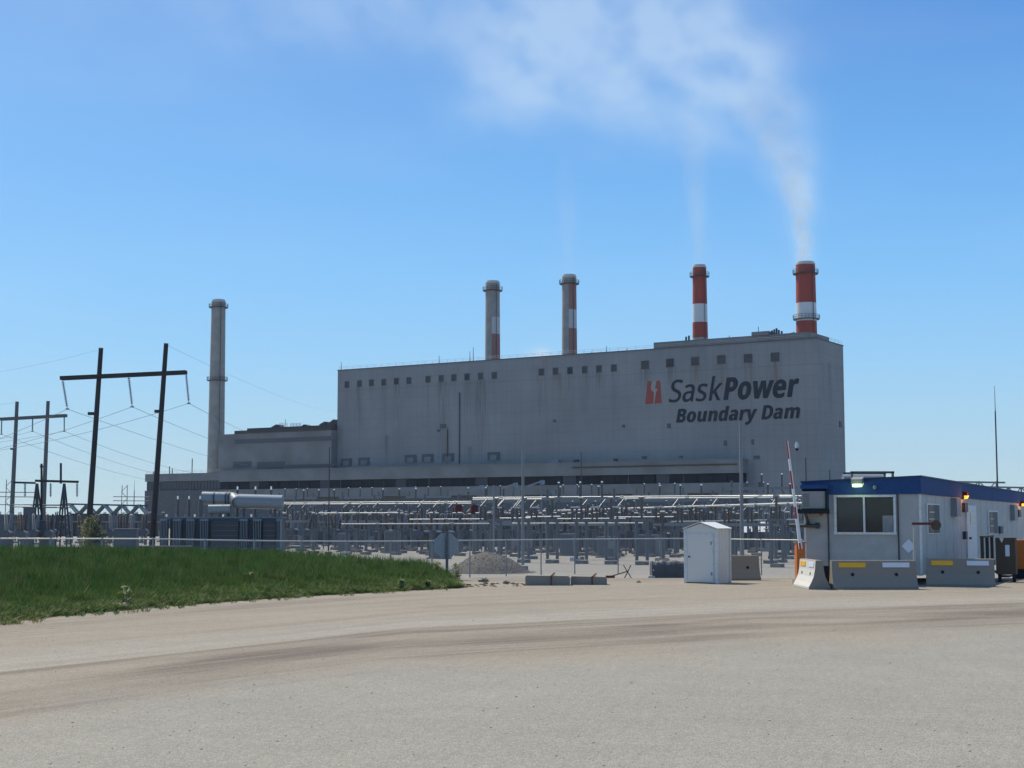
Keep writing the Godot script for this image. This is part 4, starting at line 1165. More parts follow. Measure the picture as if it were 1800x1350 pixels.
# ---------------------------------------------------------------- left of the yard
func left_yard() -> void:
	# A-frame dead end
	var d := 170.0
	var b := at(89, 955, d)
	var o := thing("dead_end_structure", "dark two-legged line structure between the two pole pairs, with hanging insulators", "line structure", Vector3(b.x, -1.5, b.z))
	var loc := func(px: float, py: float) -> Vector3: return at(px, py, d) - Vector3(b.x, -1.5, b.z)
	for q in [[65, 54, 77], [113, 101, 122]]:
		for e in [q[1], q[2]]:
			var f: Vector3 = loc.call(e, 945); f.y = 0.0
			for z in [-0.9, 0.9]: part("leg", M.new().bar(f + Vector3(0, 0, z), loc.call(q[0], 850) + Vector3(0, 0, z * 0.2), 0.16), MT.steel_dark, o)
		var m := M.new()
		for y in [868, 886, 905, 922]:
			var t: float = (y - 850.0) / 95.0
			m.bar(loc.call(lerpf(q[0], q[1], t), y), loc.call(lerpf(q[0], q[2], t + 0.12), y + 9), 0.1)
			m.bar(loc.call(lerpf(q[0], q[2], t), y), loc.call(lerpf(q[0], q[1], t + 0.12), y + 9), 0.1)
		part("bracing", m, MT.steel_dark, o)
	part("crossarm", M.new().bar(loc.call(24, 848), loc.call(62, 849), 0.22).bar(loc.call(62, 845), loc.call(138, 847), 0.26), MT.wood_pole, o)
	for q in [[73, 815, 930], [107, 814, 850]]: part("upright", M.new().tube(loc.call(q[0], q[2]), loc.call(q[0], q[1]), 0.13, -1, 8), MT.wood_pole, o)
	for q in [44, 89, 135.5]:
		var m := M.new()
		for i in 9: m.tube(loc.call(q, 851 + i * 2.4), loc.call(q, 852.4 + i * 2.4), 0.16, 0.09, 8)
		m.tube(loc.call(q, 849), loc.call(q, 874), 0.05, -1, 5)
		part("insulator_string", m, MT.porcelain_grey, o)
	# truss gantry
	d = 215.0
	var g0 := at(118, 955, d)
	var g := thing("truss_gantry", "light grey zigzag truss gantry left of the low end block", "gantry", Vector3(g0.x, -1.5, g0.z))
	var gl := func(px: float, py: float, z := 0.0) -> Vector3: return at(px, py, d) - Vector3(g0.x, -1.5, g0.z) + Vector3(0, 0, z)
	for z in [-0.7, 0.7]:
		part("top_chord", M.new().bar(gl.call(122, 886, z), gl.call(258, 889, z), 0.22), MT.steel_dark, g)
		part("bottom_chord", M.new().bar(gl.call(122, 904, z), gl.call(258, 905, z), 0.26), MT.steel_dark, g)
		for i in 9:
			var x0 := 124.0 + i * 15.0
			part("diagonal", M.new().bar(gl.call(x0, 887 if i % 2 == 0 else 904, z), gl.call(x0 + 15, 904 if i % 2 == 0 else 888, z), 0.26), MT.tank if i % 2 == 0 else MT.steel, g)
	for px in [126, 165, 205, 250]:
		var f: Vector3 = gl.call(px, 950, 0.0); f.y = 0
		part("column", M.new().bar(f, gl.call(px, 904, 0.0), 0.3), MT.steel, g)
	# dark low wall house behind
	d = 300.0
	var w0 := at(-60, 950, d); var w1 := at(268, 950, d)
	var wy := at(100, 905.5, d).y
	var wh := thing("relay_house", "long low dark relay house behind the poles on the left", "building", Vector3((w0.x + w1.x) / 2, -1.5, w0.z))
	var ww := w1.x - w0.x
	part("wall", M.new().box(Vector3(0, (wy + 1.5) * 0.35, -3), Vector3(ww, (wy + 1.5) * 0.7, 6)), MT.brown, wh)
	part("roof", M.new().box(Vector3(0, (wy + 1.5) * 0.85, -3), Vector3(ww + 0.6, (wy + 1.5) * 0.3, 7)), MT.steel_dark, wh)
	for i in 9: part("window", M.new().box(Vector3(-ww / 2 + (i + 0.5) * ww / 9, (wy + 1.5) * 0.4, 0.05), Vector3(1.6, 1.6, 0.1)), MT.vent, wh)
	# posts, cabinets and breakers of the left yard
	var src: Node3D = get_node("bus_support"); var src2: Node3D = get_node("circuit_breaker"); var src3: Node3D = get_node("disconnect_switch")
	for i in 14:
		var px := 8.0 + i * 18.5
		var p := at(px, 950, 205.0 + (i % 3) * 12.0)
		copy(src, "insulator stand in the left yard, %s from the left edge" % ORD[i], Vector3(p.x, -1.5, p.z), 0.0, "insulator stands of the left yard")
	for i in 5:
		var p := at([14, 62, 118, 196, 232][i], 950, [150, 160, 175, 165, 180][i])
		copy(src2, "dark circuit breaker in the left yard, %s from the left edge" % ORD[i], Vector3(p.x, -1.5, p.z), 0.1, "circuit breakers of the left yard")
	for i in 7:
		var p := at([20, 55, 98, 140, 205, 236, 262][i], 950, [230, 240, 225, 245, 235, 250, 228][i])
		copy(src3, "disconnect switch in the left yard, %s from the left edge" % ORD[i], Vector3(p.x, -1.5, p.z), 0.0, "disconnect switches of the left yard")
	for q in [[50, 893, 940, 15, 168, "tall one between the rear pole pair"], [8, 905, 950, 24, 160, "wide one at the left edge"], [82, 915, 945, 20, 162, "squat one right of the rear pole pair"], [175, 938, 955, 14, 150, "small pale one by the bush"], [222, 930, 955, 40, 158, "wide dark one left of the near right pole"]]:
		var p := at(q[0], 950, q[4]); var top := at(q[0], q[1], q[4]).y
		var wq: float = q[3] * q[4] / F
		var c := thing("control_cabinet", "blue-grey cabinet in the left yard, %s" % q[5], "cabinet", Vector3(p.x, -1.5, p.z), 0, "cabinets of the left yard")
		part("body", M.new().box(Vector3(0, (top + 1.5) / 2, 0), Vector3(wq, top + 1.5, 1.2)), MT.transformer, c)
		part("door", M.new().box(Vector3(0, (top + 1.5) / 2, 0.62), Vector3(wq * 0.8, (top + 1.5) * 0.85, 0.05)), MT.transformer, c)
		part("roof", M.new().box(Vector3(0, top + 1.53, 0), Vector3(wq + 0.15, 0.06, 1.35)), MT.galv, c)
	# thin masts and lattice frames against the sky
	mast("lightning_mast", "thin mast with spike left of the low end block", at(234, 950, 220) * Vector3(1, 0, 1) + Vector3(0, -1.5, 0), 7.6, 0.09, 0.06, MT.steel_dark, false, 1.7)
	for q in [[13, 843, 200, "leftmost"], [217, 853, 210, "right of the near left pole"]]:
		var p := at(q[0], 950, q[2]); var hh := at(q[0], q[1], q[2]).y + 1.5
		var c := thing("lattice_mast", "thin lattice mast in the left yard, %s" % q[3], "lattice mast", Vector3(p.x, -1.5, p.z))
		for s in [-0.45, 0.45]: part("leg", M.new().bar(Vector3(s, 0, 0), Vector3(s * 0.8, hh, 0), 0.08), MT.steel, c)
		var m := M.new()
		for i in 9: m.bar(Vector3(-0.45 if i % 2 == 0 else 0.45, hh * i / 9.0, 0), Vector3(0.45 if i % 2 == 0 else -0.45, hh * (i + 1) / 9.0, 0), 0.06)
		part("lacing", m, MT.steel, c)
	for q in [[0, 62, 865, 205], [0, 60, 873, 205], [0, 110, 887, 200], [205, 262, 873, 230], [205, 262, 880, 230], [60, 125, 888, 200], [78, 128, 892, 195], [28, 100, 891, 190]]:
		lone("bus_pipe", M.new().tube(at(q[0] - 6, q[2], q[3]), at(q[1], q[2] + 0.5, q[3]), 0.07, -1, 6), MT.steel, "thin horizontal bus pipe in the left yard, %s" % {865: "highest at the left edge", 873: "second highest" + (" at the left edge" if q[0] == 0 else " beside the low end block"), 887: "long one behind the rear poles", 880: "lower one beside the low end block", 888: "between the dead end legs", 892: "above the bush", 891: "above the blue-grey cabinet"}[int(q[2])], "bus pipe", "bus pipes of the left yard")
	# bush beside the near left pole
	bush("bush", "grey-green bush with yellow shoots beside the near left pole", at(163, 955, 120), 3.4, 3.7, 3200)

func bush(called: String, label: String, p: Vector3, w: float, h: float, n: int) -> void:
	p.y = height(p.x, p.z)
	var o := thing(called, label, "bush", p)
	var leaf := M.new(); var stem := M.new(); var young := M.new()
	for i in 16:
		var a := rng.randf() * TAU
		stem.tube(Vector3.ZERO, Vector3(cos(a) * w * 0.5 * rng.randf(), h * rng.randf_range(0.5, 0.95), sin(a) * w * 0.4), 0.03, 0.01, 4, false)
	for i in n:
		var a := rng.randf() * TAU
		var y := rng.randf()
		var r := w * 0.5 * sqrt(rng.randf()) * (1.1 - 0.55 * y) * (0.75 + 0.35 * sin(a * 3.0 + y * 5.0))
		var c := Vector3(cos(a) * r, 0.15 + y * h * (0.86 + 0.14 * sin(a * 2.0)), sin(a) * r)
		var b := Basis.from_euler(Vector3(rng.randf() * TAU, rng.randf() * TAU, rng.randf() * TAU))
		var s := rng.randf_range(0.06, 0.14)
		var m: M = young if cos(a) < -0.3 and rng.randf() < 0.55 else leaf
		m.quad(c - b.x * s, c - b.y * s * 0.5, c + b.x * s, c + b.y * s * 0.5)
	part("stems", stem, MT.brown, o)
	var lm := mat(lin(0.075, 0.085, 0.05), 0.8)
	lm.backlight_enabled = true; lm.backlight = Color(0.3, 0.32, 0.2)
	var ym := mat(lin(0.19, 0.18, 0.065), 0.8)
	ym.backlight_enabled = true; ym.backlight = Color(0.4, 0.4, 0.2)
	var f := part("foliage", leaf, lm, o); f.set_meta("kind", "stuff")
	var f2 := part("young_foliage", young, ym, o); f2.set_meta("kind", "stuff")

# ---------------------------------------------------------------- power lines
func h_frame(label: String, d: float, poles: Array, arm: Array, strings: Array, mt: Material, r: float, dashed: bool) -> Array:
	var b := at((poles[0][0] + poles[1][0]) / 2.0, 960, d)
	var base := Vector3(b.x, -1.5, b.z)
	var o := thing("transmission_structure", label, "power pole", base, 0, "twin-pole line structures")
	for p in poles:
		var foot := at(p[0], p[1], d) - base; var top := at(p[2], p[3], d) - base
		var dir := (top - foot).normalized()
		foot -= dir * (foot.y + 0.3) / dir.y
		var pl := part("pole", M.new().tube(foot, top, r * 1.12, r * 0.8, 12), mt, o)
		part("pole_cap", M.new().tube(top, top + dir * 0.08, r * 0.85, -1, 12), MT.galv, pl)
		if p.size() > 4: part("bracket", M.new().box(at(p[4], p[5], d) - base, Vector3(0.55, 0.28, 0.3)), mt, pl)
	var a0 := at(arm[0], arm[1], d) - base; var a1 := at(arm[2], arm[3], d) - base
	var am := M.new()
	for z in [-r * 1.1, r * 1.1]: am.bar(a0 + Vector3(0, 0, z), a1 + Vector3(0, 0, z), r * 0.55, r * 1.35)
	part("crossarm", am, mt, o)
	var tips := []
	for s in strings:
		var q0 := at(s[0], s[1], d) - base; var q1 := at(s[2], s[3], d) - base
		var m := M.new()
		m.tube(q0, q1, 0.035, -1, 5)
		for i in 13:
			var e := q0.lerp(q1, (i + 1.0) / 15.0)
			m.tube(e, e + (q1 - q0).normalized() * 0.10, 0.15 if dashed else 0.12, 0.06, 9)
		m.box(q1, Vector3(0.3, 0.14, 0.14))
		part("insulator_string", m, MT.porcelain_grey if dashed else MT.porcelain, o)
		tips.append(q1 + base)
	return tips

func wire(label: String, a: Vector3, b: Vector3, sag: float, r: float) -> void:
	var m := M.new()
	var n := 24
	var prev := a
	for i in n:
		var t := (i + 1.0) / n
		var p := a.lerp(b, t) - Vector3(0, sag * 4.0 * t * (1 - t), 0)
		m.tube(prev, p, r, -1, 5, false)
		prev = p
	lone("power_line", m, MT.wire, label, "power line", "overhead conductors")

func power_lines() -> void:
	var t1 := h_frame("tall dark twin-pole line structure standing nearest, behind the grass", 140, [[153, 972, 177.5, 613, 160, 727], [266, 972, 292, 605, 277, 723]], [107, 665, 328, 654.5], [[110, 668, 118.5, 719], [226, 661, 232.5, 715], [327, 657, 332, 709]], MT.wood_pole, 0.27, true)
	var t2 := h_frame("paler twin-pole line structure farther back at the left edge", 204, [[18, 958, 30, 707, 22, 789], [74, 955, 84.5, 706, 74, 820]], [0, 737, 117, 730.5], [[3, 739, 2.5, 763], [57.5, 735, 57, 758], [113, 732, 113, 758]], MT.wood_grey, 0.30, false)
	var ends := [at(470, 822, 520), at(480, 800, 520), at(485, 772, 522)]
	var words := ["left", "middle", "right"]
	for i in 3:
		wire("conductor from the near structure's %s insulator to the station" % words[i], t1[i], ends[i], [1.2, 1.2, 1.0][i], 0.022)
		wire("conductor from the near structure's %s insulator leaving the picture on the left" % words[i], t1[i], at(-330.0 + 40 * i, [838, 816, 800][i], 240), 2.2, 0.022)
	for i in 3:
		wire("conductor from the rear structure's %s insulator towards the low end block" % words[i], t2[i], at([300, 330, 372][i], [850, 843, 836][i], 380), 1.0, 0.024)
		wire("conductor from the rear structure's %s insulator leaving on the left" % words[i], t2[i], at(-200, [800, 792, 786][i], 300), 1.0, 0.024)
	wire("thin ground wire from the near structure's right pole top towards the station", at(292, 606, 140), at(592, 722, 515), 1.5, 0.011)
	wire("thin ground wire from the near structure's left pole top leaving on the left", at(177, 614, 140), at(-300, 640, 240), 2.5, 0.010)
	wire("thin ground wire from the rear structure's left pole top leaving on the left", at(30, 708, 204), at(-200, 712, 300), 0.6, 0.012)

# ---------------------------------------------------------------- transformer
func transformer() -> void:
	var d := 138.0
	var k := d / F
	var b := at(390, 960, d)
	var base := Vector3(b.x, -1.5, b.z)
	var o := thing("power_transformer", "large blue-grey power transformer with radiators and bright-topped oil tanks", "transformer", base)
	var X := func(px: float) -> float: return (px - 390.0) * k
	var Y := func(py: float) -> float: return at(390, py, d).y + 1.5
	var yt: float = Y.call(911.0)
	part("plinth", M.new().box(Vector3(X.call(404), 0.15, -1.4), Vector3(11.4, 0.5, 5.0)), MT.concrete, o)
	part("main_tank", M.new().box(Vector3(X.call(394), yt / 2 + 0.2, -1.7), Vector3(10.2, yt - 0.4, 3.0)), MT.transformer, o)
	part("cover", M.new().box(Vector3(X.call(394), yt + 0.07, -1.7), Vector3(10.5, 0.14, 3.3)), MT.radiator, o)
	for q in [[290.5, 13], [314, 13], [337, 13], [361, 14], [430, 14], [453.5, 14], [491, 8]]:
		var r := part("radiator", M.new().box(Vector3(X.call(q[0]), yt - 0.15, 0.35), Vector3(q[1] * k, 0.18, 1.0)).box(Vector3(X.call(q[0]), 0.75, 0.35), Vector3(q[1] * k, 0.18, 1.0)), MT.radiator, o)
		var n := 5 if q[1] > 9 else 3
		for i in n: part("fin", M.new().box(Vector3(X.call(q[0]) + (i - (n - 1) / 2.0) * q[1] * k / n, (yt + 0.6) / 2, 0.35), Vector3(0.055, yt - 0.9, 0.95)), MT.radiator, r)
	for q in [[396, 48], [474, 22]]:
		var f := part("cooler_panel", M.new().box(Vector3(X.call(q[0]), yt / 2 + 0.1, 0.15), Vector3(q[1] * k, yt - 0.7, 0.5)), MT.steel_dark, o)
		for i in 5: part("slat", M.new().box(Vector3(X.call(q[0]), 0.8 + i * (yt - 1.2) / 5.0 + 0.2, 0.43), Vector3(q[1] * k, 0.05, 0.05)), MT.steel, f)
	# conservators and ducts
	part("conservator", M.new().tube(Vector3(X.call(416), Y.call(881.0), -0.4), Vector3(X.call(494), Y.call(883.0), -0.4), 0.68, -1, 20), MT.tank, o)
	part("conservator_end", M.new().tube(Vector3(X.call(410), Y.call(881.0), -0.4), Vector3(X.call(416), Y.call(881.0), -0.4), 0.5, 0.68, 20), MT.radiator, o)
	part("oil_duct", M.new().tube(Vector3(X.call(348), Y.call(875.0), -1.6), Vector3(X.call(402), Y.call(876.0), -1.6), 0.62, -1, 18), MT.tank, o)
	part("duct_elbow", M.new().tube(Vector3(X.call(402), Y.call(876.0), -1.6), Vector3(X.call(412), Y.call(882.0), -0.9), 0.62, 0.55, 16), MT.radiator, o)
	part("small_tank", M.new().tube(Vector3(X.call(365), Y.call(895.0), -0.2), Vector3(X.call(403), Y.call(894.5), -0.2), 0.42, -1, 16), MT.tank, o)
	for q in [[370, -1.6, 862, 888], [391, -1.6, 862, 888], [396, -1.6, 862, 888]]:
		part("strap", M.new().tube(Vector3(X.call(q[0]) - 0.07, Y.call(875.5), q[1]), Vector3(X.call(q[0]) + 0.07, Y.call(875.5), q[1]), 0.66, -1, 18), MT.steel_dark, o)
	for q in [[425, 911, 886], [480, 911, 888], [350, 911, 880], [370, 911, 898], [398, 911, 898]]:
		part("support", M.new().bar(Vector3(X.call(q[0]), yt, -0.8), Vector3(X.call(q[0]), Y.call(q[2]), -0.8), 0.22), MT.transformer, o)
	for q in [302, 322, 342, 408, 440, 468]:
		var m := M.new()
		insulator(m, Vector3(X.call(q), yt + 0.1, -2.2), 1.7 if q < 345 else 2.6, 0.2, 9)
		part("bushing", m, MT.porcelain, o)
		part("terminal", M.new().tube(Vector3(X.call(q), yt + (1.8 if q < 345 else 2.7), -2.2), Vector3(X.call(q), yt + (2.1 if q < 345 else 3.0), -2.2), 0.08, -1, 6), MT.shine, o)
	for i in 12:
		part("valve", M.new().tube(Vector3(X.call(292 + i * 16.5), yt + 0.14, -0.1), Vector3(X.call(292 + i * 16.5), yt + 0.36, -0.1), 0.11, -1, 6), MT.shine if i % 3 == 0 else MT.galv, o)
	# fire wall at its left
	var fw := thing("fire_wall", "low brown concrete wall left of the power transformer", "wall", at(292, 960, 128) * Vector3(1, 0, 1) + Vector3(0, -1.5, 0))
	part("wall", M.new().box(Vector3(0, 0.5, 0), Vector3(4.4, 1.2, 0.3)), MT.brown, fw)
	part("coping", M.new().box(Vector3(0, 1.15, 0), Vector3(4.5, 0.1, 0.4)), MT.concrete, fw)

# ---------------------------------------------------------------- fence
func fence() -> void:
	var wiretex := Image.create(32, 32, false, Image.FORMAT_RGBA8)
	wiretex.fill(Color(0.62, 0.63, 0.64, 0))
	for i in 32:
		for w in [0, 1]:
			wiretex.set_pixel((i + w) % 32, i, Color(0.62, 0.63, 0.64, 1)); wiretex.set_pixel((31 - i + w) % 32, i, Color(0.62, 0.63, 0.64, 1))
	var mesh := StandardMaterial3D.new()
	mesh.albedo_texture = ImageTexture.create_from_image(wiretex)
	mesh.transparency = BaseMaterial3D.TRANSPARENCY_ALPHA_SCISSOR; mesh.alpha_scissor_threshold = 0.5
	mesh.metallic = 0.3; mesh.roughness = 0.5
	var runs := [[[-40, 74.0], [0, 76.0], [270, 76.5], [530, 82.5], [760, 88.5], [1010, 95.5], [1232, 99.5]], [[1268, 96.0], [1410, 91.0]]]
	for k in 2:
		var o := thing("chain_link_fence", ["long chain-link fence with pale top rail crossing behind grass and gravel", "short chain-link fence run between metal shed and guard trailer"][k], "fence")
		var pts := []
		for q in runs[k]: pts.append(on_ground(q[0], q[1]))
		var m := M.new(); var rl := M.new()
		var post := M.new().tube(Vector3(0, -0.3, 0), Vector3(0, 2.28, 0), 0.04, -1, 7).done()
		for i in pts.size() - 1:
			var a: Vector3 = pts[i]; var b: Vector3 = pts[i + 1]
			var n := maxi(1, int(round((b - a).length() / 2.9)))
			var lift := Vector3(0, 2.2, 0)
			for j in n:
				var p := a.lerp(b, float(j) / n); var q := a.lerp(b, float(j + 1) / n)
				p.y = height(p.x, p.z); q.y = height(q.x, q.z)
				part("post", post, MT.galv, o).position = p
				m.quad(p + Vector3(0, 0.03, 0.05), q + Vector3(0, 0.03, 0.05), q + lift + Vector3(0, 0, 0.05), p + lift + Vector3(0, 0, 0.05), Vector2((q - p).length() / 0.07, 2.2 / 0.07))
				part("top_rail", M.new().tube(p + lift, q + lift, 0.034, -1, 7), MT.alu, o)
		part("post", post, MT.galv, o).position = pts[-1]
		part("wire_mesh", m, mesh, o)

# ---------------------------------------------------------------- guard trailer
func guard_trailer() -> void:
	var f := frame(Vector3(12.36 - 0.91 * 3.53, 0, -45.0 - 0.414 * 3.53), Vector2(0.910, 0.414))
	var W := 3.53; var L := 36.0; var y0 := 0.29; var yf := 2.75; var yt := 3.27
	var o := Node3D.new()
	o.name = numbered("guard_trailer"); add_child(o); o.transform = f
	tag(o, "long pale grey guard trailer with blue roof band and big front window", "trailer")
	var side := Transform3D(Basis(-f.basis.z, Vector3.UP, f.basis.x), f * Vector3(W, 0, 0))     # x runs along the long side, away
	var F0 := func(px: float, py: float) -> Vector3: return on_plane(f, px, py)
	var S := func(px: float, py: float) -> Vector3: return on_plane(side, px, py)
	# front wall round the window
	var a: Vector3 = F0.call(1469.5, 938.5); var b: Vector3 = F0.call(1572.5, 868.0)
	var th := 0.1
	var w0 := a.x; var w1 := b.x; var h0 := a.y; var h1 := minf(b.y, yf - 0.02)
	part("front_wall", M.new().box(Vector3(w0 / 2, (y0 + yf) / 2, -th / 2), Vector3(w0, yf - y0, th)).box(Vector3((w1 + W) / 2, (y0 + yf) / 2, -th / 2), Vector3(W - w1, yf - y0, th)).box(Vector3((w0 + w1) / 2, (y0 + h0) / 2, -th / 2), Vector3(w1 - w0, h0 - y0, th)).box(Vector3((w0 + w1) / 2, (h1 + yf) / 2, -th / 2), Vector3(w1 - w0, yf - h1, th)), MT.trailer, o)
	part("side_wall", M.new().box(Vector3(W - th / 2, (y0 + yf) / 2, -L / 2 - th / 2), Vector3(th, yf - y0, L - th)), MT.trailer, o)
	part("far_wall", M.new().box(Vector3(th / 2, (y0 + yf) / 2, -L / 2 - th / 2), Vector3(th, yf - y0, L - th)), MT.trailer, o)
	part("rear_wall", M.new().box(Vector3(W / 2, (y0 + yf) / 2, -L - th / 2), Vector3(W, yf - y0, th)), MT.trailer, o)
	part("floor", M.new().box(Vector3(W / 2, y0 + 0.1, -L / 2), Vector3(W - 2 * th - 0.01, 0.2, L - 0.4)), MT.interior, o)
	part("inner_wall", M.new().box(Vector3(W / 2, 1.6, -3.2), Vector3(W - 2 * th - 0.01, 2.2, 0.1)), MT.interior, o)
	part("inner_cabinet", M.new().box(Vector3(w1 - 0.25, 1.45, -0.9), Vector3(0.5, 1.3, 0.5)), MT.trim, o)
	part("desk", M.new().box(Vector3((w0 + w1) / 2, 1.05, -0.6), Vector3(w1 - w0, 0.06, 0.8)), MT.brown, o)
	# blue roof band: higher at the corner than at its left end
	var rb := M.new()
	var ov := 0.06
	var yl := 3.13
	rb.prism(PackedVector2Array([Vector2(-ov, yf), Vector2(W + ov, yf), Vector2(W + ov, yt), Vector2(-ov, yl)]), -L - 0.1, ov)
	var roof := part("roof_band", rb, MT.blue, o)
	part("roof_edge", M.new().prism(PackedVector2Array([Vector2(-ov - 0.03, yl + 0.002), Vector2(W + ov + 0.03, yt + 0.002), Vector2(W + ov + 0.03, yt + 0.045), Vector2(-ov - 0.03, yl + 0.045)]), -L - 0.1, ov + 0.03), MT.blue_dark, roof)
	for i in 2: part("band_joint", M.new().box(Vector3(W + ov + 0.002, (yf + yt) / 2, -6.0 - i * 12.0), Vector3(0.006, yt - yf, 0.02)), MT.blue_dark, roof)
	# front window
	var wf := M.new()
	wf.box(Vector3((w0 + w1) / 2, h1 - 0.03, 0.02), Vector3(w1 - w0 + 0.1, 0.07, 0.09)).box(Vector3((w0 + w1) / 2, h0 + 0.02, 0.02), Vector3(w1 - w0 + 0.1, 0.07, 0.09))
	for x in [w0, w1]: wf.box(Vector3(x, (h0 + h1) / 2, 0.02), Vector3(0.07, h1 - h0 - 0.1, 0.09))
	wf.box(Vector3((w0 + w1) / 2 - 0.02, (h0 + h1) / 2, 0.02), Vector3(0.055, h1 - h0 - 0.1, 0.08))
	var win := part("front_window", wf, MT.trim, o)
	for s in 2:
		var x0: float = [w0 + 0.04, (w0 + w1) / 2 + 0.01][s]; var x1: float = [(w0 + w1) / 2 - 0.05, w1 - 0.04][s]
		part("pane", M.new().box(Vector3((x0 + x1) / 2, (h0 + h1) / 2, -0.02 - 0.02 * s), Vector3(x1 - x0, h1 - h0 - 0.08, 0.006)), MT.pane, win)
	part("window_blind", M.new().box(Vector3((w0 + (w0 + w1) / 2) / 2, (h0 + h1) / 2, -0.12), Vector3((w1 - w0) / 2 - 0.1, h1 - h0 - 0.1, 0.01)), MT.dark, win)
	# seams
	for px in [1580, 1457]:
		var p: Vector3 = F0.call(px, 950)
		part("conduit", M.new().tube(Vector3(p.x, y0, 0.035), Vector3(p.x, yf, 0.035), 0.022, -1, 6), MT.steel_dark, o)
	for x in [0.02, W + 0.015]: part("corner_trim", M.new().box(Vector3(x, (y0 + yf) / 2, 0.012), Vector3(0.07, yf - y0, 0.03)), MT.trim, o)
	for i in 18: part("wall_seam", M.new().box(Vector3(W + 0.001, (y0 + yf) / 2, -1.22 - i * 1.9), Vector3(0.008, yf - y0, 0.012)), MT.trailer, o)
	# hazard diamond
	var dc: Vector3 = F0.call(1597.5, 960)
	part("diamond_placard", M.new().box(dc + Vector3(0, 0, 0.012), Vector3(0.30, 0.30, 0.02), Basis(Vector3.BACK, PI / 4)), MT.silver, o)
	# air conditioner
	var c0: Vector3 = F0.call(1416, 894); var c1: Vector3 = F0.call(1453, 864)
	var ac := part("air_conditioner", M.new().box(Vector3((c0.x + c1.x) / 2, (c0.y + c1.y) / 2, 0.25), Vector3(c1.x - c0.x, c1.y - c0.y, 0.5)), MT.acunit, o)
	part("hood", M.new().box(Vector3((c0.x + c1.x) / 2 + 0.02, c1.y + 0.14, 0.25), Vector3(c1.x - c0.x + 0.14, 0.12, 0.40)), MT.blue, ac)
	for x in [c0.x - 0.04, c1.x + 0.05]: part("side_panel", M.new().box(Vector3(x, (c0.y + c1.y) / 2, 0.12), Vector3(0.03, c1.y - c0.y + 0.12, 0.24)), MT.blue_dark, ac)
	for i in 7: part("grille_slat", M.new().box(Vector3(c0.x + 0.12 + 0.02, c0.y + 0.08 + i * 0.06, 0.505), Vector3(0.2, 0.02, 0.012)), MT.vent, ac)
	part("bracket_shelf", M.new().box(Vector3((c0.x + c1.x) / 2 - 0.05, c0.y - 0.09, 0.3), Vector3(c1.x - c0.x + 0.25, 0.14, 0.62)), MT.dark, ac)
	part("bracket", M.new().bar(Vector3(c0.x + 0.1, c0.y - 0.5, 0.02), Vector3(c0.x + 0.1, c0.y - 0.12, 0.5), 0.07), MT.steel_dark, ac)
	part("warning_beacon", M.new().tube(Vector3(c1.x - 0.08, c0.y - 0.22, 0.5), Vector3(c1.x - 0.08, c0.y - 0.05, 0.5), 0.06, -1, 8), MT.boom_red, ac)
	# floodlight on the band
	var fl: Vector3 = F0.call(1510, 849)
	var fd := part("floodlight", M.new().box(fl + Vector3(0, 0.07, 0.22), Vector3(0.34, 0.16, 0.34), Basis(Vector3.RIGHT, 0.25)).box(fl + Vector3(0, 0.02, 0.08), Vector3(0.12, 0.12, 0.12)), MT.galv, o)
	var le := mat(lin(0.75, 0.85, 0.7), 0.1); le.emission_enabled = true; le.emission = Color(0.8, 1.0, 0.7); le.emission_energy_multiplier = 0.8
	part("lamp_lens", M.new().box(fl + Vector3(0.01, -0.035, 0.24), Vector3(0.30, 0.10, 0.28), Basis(Vector3.RIGHT, 0.35)), le, fd)
	lamp_light("floodlight_lamp", f * (fl + Vector3(0.0, -0.14, 0.4)), Color(0.85, 1.0, 0.8), 0.1)
	part("camera_dome", M.new().lathe((F0.call(1539, 857) as Vector3) + Vector3(0, -0.06, 0.12), [Vector2(0.02, 0), Vector2(0.055, 0.03), Vector2(0.06, 0.09), Vector2(0.03, 0.13)]), MT.tank, o)
	# left wall bracket pipe
	var g0: Vector3 = F0.call(1390, 925.5); var g1: Vector3 = F0.call(1443, 924)
	part("wall_pipe", M.new().tube(Vector3(g0.x, g1.y, 0.16), Vector3(g1.x, g1.y, 0.16), 0.06, -1, 10), MT.steel_dark, o)
	part("pipe_bracket", M.new().box(Vector3(g1.x - 0.1, g1.y, 0.06), Vector3(0.1, 0.18, 0.12)), MT.steel_dark, o)
	# things on the long side: windows, door, lamps, boxes
	var on_side := func(px0: float, py0: float, px1: float, py1: float, out: float, depth: float) -> M:
		var p: Vector3 = S.call(px0, py1); var q: Vector3 = S.call(px1, py0)
		return M.new().box(Vector3(W + out, (p.y + q.y) / 2, -(p.x + q.x) / 2), Vector3(depth, absf(q.y - p.y), absf(q.x - p.x)))
	for q in [[1630, 888, 1648, 937], [1738, 900, 1751, 938]]:
		var wn := part("side_window", on_side.call(q[0] - 1.5, q[1] - 2.0, q[2] + 1.0, q[3] + 2.0, 0.02, 0.05), MT.trim, o)
		part("pane", on_side.call(q[0], q[1], (q[0] + q[2]) / 2 - 0.4, q[3], 0.05, 0.02), MT.glass_dark, wn)
		part("pane", on_side.call((q[0] + q[2]) / 2 + 0.4, q[1], q[2], q[3], 0.05, 0.02), MT.vent, wn)
		for i in 3: part("bar", on_side.call(q[0], q[1] + (i + 1) * 12.2 - 0.6, (q[0] + q[2]) / 2 - 0.4, q[1] + (i + 1) * 12.2 + 0.6, 0.065, 0.02), MT.trim, wn)
	var dr := part("door", on_side.call(1699.5, 889, 1713, 1000, 0.03, 0.06), MT.trim, o)
	part("door_handle", on_side.call(1701, 944, 1702.6, 948, 0.09, 0.06), MT.steel_dark, dr)
	part("door_window", on_side.call(1703, 900, 1709, 922, 0.065, 0.012), MT.porcelain_grey, dr)
